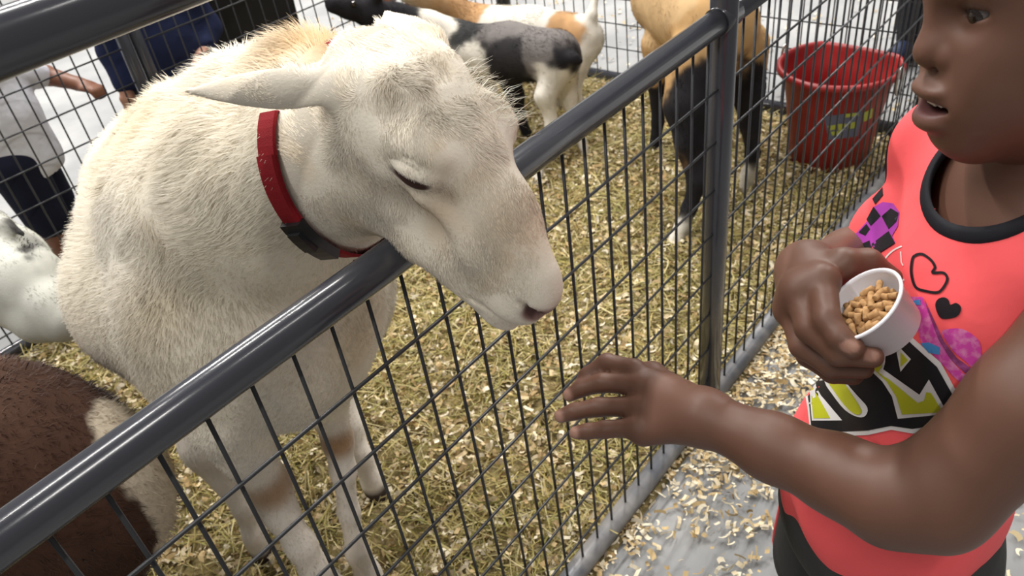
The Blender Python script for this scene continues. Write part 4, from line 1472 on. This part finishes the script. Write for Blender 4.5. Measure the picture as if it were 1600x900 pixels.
def bucket_ring(r, z):
    out = []
    for k in range(64):
        a_ = 2 * np.pi * k / 64
        x_, y_ = r * math.cos(a_), r * math.sin(a_)
        if y_ > r * .72: y_ = r * .72 + (y_ - r * .72) * .15
        out.append(BK + lb_ * x_ + fb * y_ + np.array([0, 0, z]))
    return out


prf = [(.0, 0), (.118, 0), (.126, .006), (.150, .19), (.168, .285), (.178, .288), (.190, .292), (.192, .302), (.186, .309), (.176, .309), (.172, .300), (.166, .285), (.158, .250), (.154, .245), (.146, .19), (.120, .012), (0, .010)]
prf = [(r_ * .99, z_ * 1.06) for r_, z_ in prf]
V = []; F = []
for r_, z_ in prf: V += bucket_ring(max(r_, .001), z_)
for i in range(len(prf) - 1):
    for k in range(64): F.append((i * 64 + k, i * 64 + (k + 1) % 64, (i + 1) * 64 + (k + 1) % 64, (i + 1) * 64 + k))
me = bpy.data.meshes.new('bucket_shell'); me.from_pydata(np.array(V).tolist(), [], F); me.update()
bm = bmesh.new(); bm.from_mesh(me); bmesh.ops.recalc_face_normals(bm, faces=bm.faces); bm.to_mesh(me); bm.free()
for p in me.polygons: p.use_smooth = True
link('shell', me, M['red_plastic'], bucket)
bk_bvh = BVHTree.FromPolygons(np.array(V).tolist(), F)


def bucket_patch(name, pxs, mat, lift):
    c = np.mean(np.array(pxs, float), 0)
    rows = 7; cols = 9
    (ax, ay), (bx, by), (cx_, cy_), (dx, dy) = pxs
    VV = []
    for i in range(rows):
        for j in range(cols):
            u, v = j / (cols - 1), i / (rows - 1)
            px = (1 - u) * (1 - v) * ax + u * (1 - v) * bx + u * v * cx_ + (1 - u) * v * dx
            py = (1 - u) * (1 - v) * ay + u * (1 - v) * by + u * v * cy_ + (1 - u) * v * dy
            d_ = nrm(at(px, py, 1) - CAM)
            hit = bk_bvh.ray_cast(Vector(CAM.tolist()), Vector(d_.tolist()))
            if hit[0] is None: return
            VV.append((np.array(hit[0]) - d_ * lift).tolist())
    FF = [(i * cols + j, (i + 1) * cols + j, (i + 1) * cols + j + 1, i * cols + j + 1) for i in range(rows - 1) for j in range(cols - 1)]
    m_ = bpy.data.meshes.new(name); m_.from_pydata(VV, [], FF); m_.update()
    link(name, m_, M[mat], bucket)


bucket_patch('label_patch', [(1288, 182), (1348, 174), (1340, 213), (1294, 219)], 'label_grey', .0015)
for q in ([(1293, 197), (1306, 195), (1307, 202), (1295, 204)], [(1309, 194), (1322, 193), (1321, 203), (1310, 204)], [(1325, 192), (1340, 190), (1336, 200), (1325, 202)], [(1298, 206), (1318, 204), (1317, 210), (1300, 212)],
          [(1350, 176), (1364, 169), (1362, 184), (1350, 190)], [(1320, 178), (1342, 176), (1342, 181), (1320, 184)]):
    bucket_patch('label_mark', q, 'label_yellow', .003)
for sgn in (-1, 1):
    p = BK + lb_ * sgn * .178 + np.array([0, 0, .305])
    hk = [p + np.array([0, 0, .045 * math.cos(a_)]) + fb * .016 * math.sin(a_) + lb_ * sgn * .010 for a_ in np.linspace(0, 2 * np.pi, 20, endpoint=False)]
    link('hanging_clip', tube_mesh('hanging_clip', hk, .004, 8, closed=True), M['steel'], bucket)

# ------------------------------------------------------------------ people and things beyond the far fences
def blob(chains, hsize, k=.03, ells=()):
    pts = np.array([p for ch in chains for p, r in ch]); rr = np.array([r for ch in chains for p, r in ch])
    fld = Field((pts - rr[:, None]).min(0) - .05, (pts + rr[:, None]).max(0) + .05, hsize)
    for ch in chains:
        fld.chain(ch, k)
    for e in ells: fld.ell(*e)
    return fld.mesh(2)


def bystander(label, base, face, H, shirt, trousers, skin, hand_l=None, hand_r=None, shorts=False, elb_l=None, elb_r=None, shoe='black_plastic', sleeve=.55):
    """small figure: H metres tall, standing at base, facing the direction face"""
    base = np.array([base[0], base[1], 0.]); fw = nrm(np.array([*face, 0.])); lf = np.array([-fw[1], fw[0], 0.])
    u = H / 1.0
    root = empty('person', base)
    tag(root, label, 'person')
    Z = lambda z: np.array([0, 0, z * u])
    B = lambda l_, f_, z: base + lf * l_ * u + fw * f_ * u + Z(z)
    arms = []
    slv = []
    for s, hd, el in ((1, hand_l, elb_l), (-1, hand_r, elb_r)):
        sh_ = B(s * .115, 0, .775)
        if hd is None: hd = B(s * .155, .05, .45)
        if el is None: el = B(s * .15, -.01, .60)
        wr_ = hd + (el - hd) * .28
        ch = [(sh_, .038 * u), (el, .031 * u), (wr_, .021 * u)]
        arms.append(ch)
        dv = nrm(hd - wr_); sd = nrm(np.cross(dv, [.3, .2, 1.])); up_ = np.cross(sd, dv)
        arms.append([(wr_, .020 * u), (wr_ + dv * .035 * u, .020 * u)])
        for j in (-1.5, -.5, .5, 1.5):
            p1_ = wr_ + dv * .045 * u + sd * j * .012 * u
            arms.append([(p1_, .0085 * u), (p1_ + (dv * .025 + up_ * -.004) * u, .0075 * u), (p1_ + (dv * .036 - up_ * .026) * u, .006 * u)])
        arms.append([(wr_ + dv * .01 * u, .011 * u), (wr_ + (dv * .035 + sd * .028) * u, .0075 * u)])
        slv.append([(sh_, .047 * u), (el, .042 * u), (wr_ + (el - wr_) * .1, .034 * u)] if sleeve > .58 else [(sh_, .047 * u), (sh_ + (el - sh_) * sleeve * 1.6, .043 * u)])
    head = [[(B(0, .0, .80), .036 * u), (B(0, .01, .86), .036 * u)], [(B(0, .012, .905), .060 * u), (B(0, .002, .935), .068 * u)], [(B(0, .055, .875), .03 * u), (B(0, .02, .88), .045 * u)],
            [(B(0, .072, .905), .010 * u), (B(0, .074, .895), .012 * u)]]
    legs = []
    for s in (-1, 1):
        legs.append([(B(s * .06, 0, .44), .062 * u), (B(s * .062, .01, .26), .045 * u), (B(s * .062, 0, .07), .030 * u)])
    v1, f1 = blob(arms + head + legs + [[(B(0, 0, .45), .09 * u), (B(0, 0, .72), .085 * u)]], .007, .012)
    link('body', np_mesh('person_body', v1, f1, np.tile(np.array(skin), (len(v1), 1))), M['skin2'], root)
    v1, f1 = blob([[(B(0, 0, .45), .125 * u), (B(0, .0, .60), .118 * u), (B(0, 0, .72), .105 * u)], [(B(-.10, 0, .772), .050 * u), (B(.10, 0, .772), .050 * u)]] + slv, .009, .03)
    f1 = f1[v1[f1].mean(1)[:, 2] > .41 * u]
    link('shirt', np_mesh('person_shirt', v1, f1), M[shirt], root)
    tr = []
    for s in (-1, 1):
        tr.append([(B(s * .058, 0, .46), .080 * u), (B(s * .064, .01, .27), .066 * u)] + ([] if shorts else [(B(s * .064, 0, .06), .052 * u)]))
    v1, f1 = blob(tr + [[(B(-.05, 0, .46), .085 * u), (B(.05, 0, .46), .085 * u)]], .009, .02)
    link('trousers', np_mesh('person_trousers', v1, f1), M[trousers], root)
    for s in (-1, 1):
        v1, f1 = blob([[(B(s * .064, -.02, .038), .034 * u), (B(s * .068, .09, .030), .029 * u)]], .007, .01)
        v1[:, 2] = np.maximum(v1[:, 2], .003)
        link('shoe', np_mesh('person_shoe', v1, f1), M[shoe], root)
    v1, f1 = blob([[(B(0, -.012, .935), .074 * u), (B(0, -.02, .945), .072 * u)]], .007, .01, [((B(0, .09, .885)), (.085 * u, .085 * u, .075 * u), None, .01, 's')])
    link('hair', np_mesh('person_hair', v1, f1), M['hair'], root)
    return root


hem1 = at(75, 258, 2.45)
bystander('child in a white shirt and dark navy shorts reaching towards the far fence', (hem1[0] - .02, hem1[1] - .06), (.55, .85), .98, 'white_cloth', 'navy_dark', (.20, .085, .05),
          hand_r=at(142, 136, 2.40), elb_r=at(72, 118, 2.44), shorts=True)
w2 = at(256, 75, 2.62)
bystander('child in navy shirt and charcoal trousers behind the far fence post', (w2[0], w2[1]), (.75, -.4), 1.02, 'navy_cloth', 'charcoal_cloth', (.42, .22, .15),
          hand_l=at(316, 82, 2.60), sleeve=.60)
w3 = at(628, 12, 4.0)
k3 = (1.4 - .45) / -(w3[2] - 1.4); w3 = CAM + (w3 - CAM) * 1.0
bystander('person in maroon standing behind the goats beyond the end fence', (w3[0], w3[1]), (.3, -.9), 1.25, 'maroon_cloth', 'maroon_cloth', (.36, .16, .10), shorts=True)
w4 = at(1445, 70, 3.15)
bystander('person in black trousers behind the fence corner at the child shoulder', (w4[0] + .05, w4[1]), (-.2, -.95), 1.45, 'navy_dark', 'black_cloth', (.20, .09, .06), shoe='shoe')

# tall black bin beyond the far fence
bb = at(395, 45, 3.05)
binr = empty('bin', (bb[0], bb[1], 0))
tag(binr, 'tall black bin standing beyond the far side fence', 'bin')
fr = frame_from((CAM - bb) * np.array([1, 1, 0]))
bm = bmesh.new()
bmesh.ops.create_cube(bm, size=1)
for v in bm.verts:
    tp = 1.0 if v.co.z > 0 else .88
    p = fr[:, 0] * v.co.x * .30 * tp + fr[:, 1] * v.co.y * .36 * tp
    v.co = Vector((bb[0] + p[0], bb[1] + p[1], .01 + (v.co.z + .5) * .92))
bmesh.ops.bevel(bm, geom=bm.edges[:], offset=.012, segments=3, affect='EDGES')
me = bpy.data.meshes.new('bin_body'); bm.to_mesh(me); bm.free()
link('bin_body', me, M['bin'], binr)
link('lid', box_mesh('lid', (bb[0], bb[1], .955), (.34, .40, .045), fr, .012), M['bin'], binr)
link('handle', tube_mesh('handle', [np.array([bb[0], bb[1], .99]) + fr[:, 1] * t_ * .08 + np.array([0, 0, .03 * (1 - t_ * t_)]) for t_ in np.linspace(-1, 1, 9)], .008, 8), M['bin'], binr)
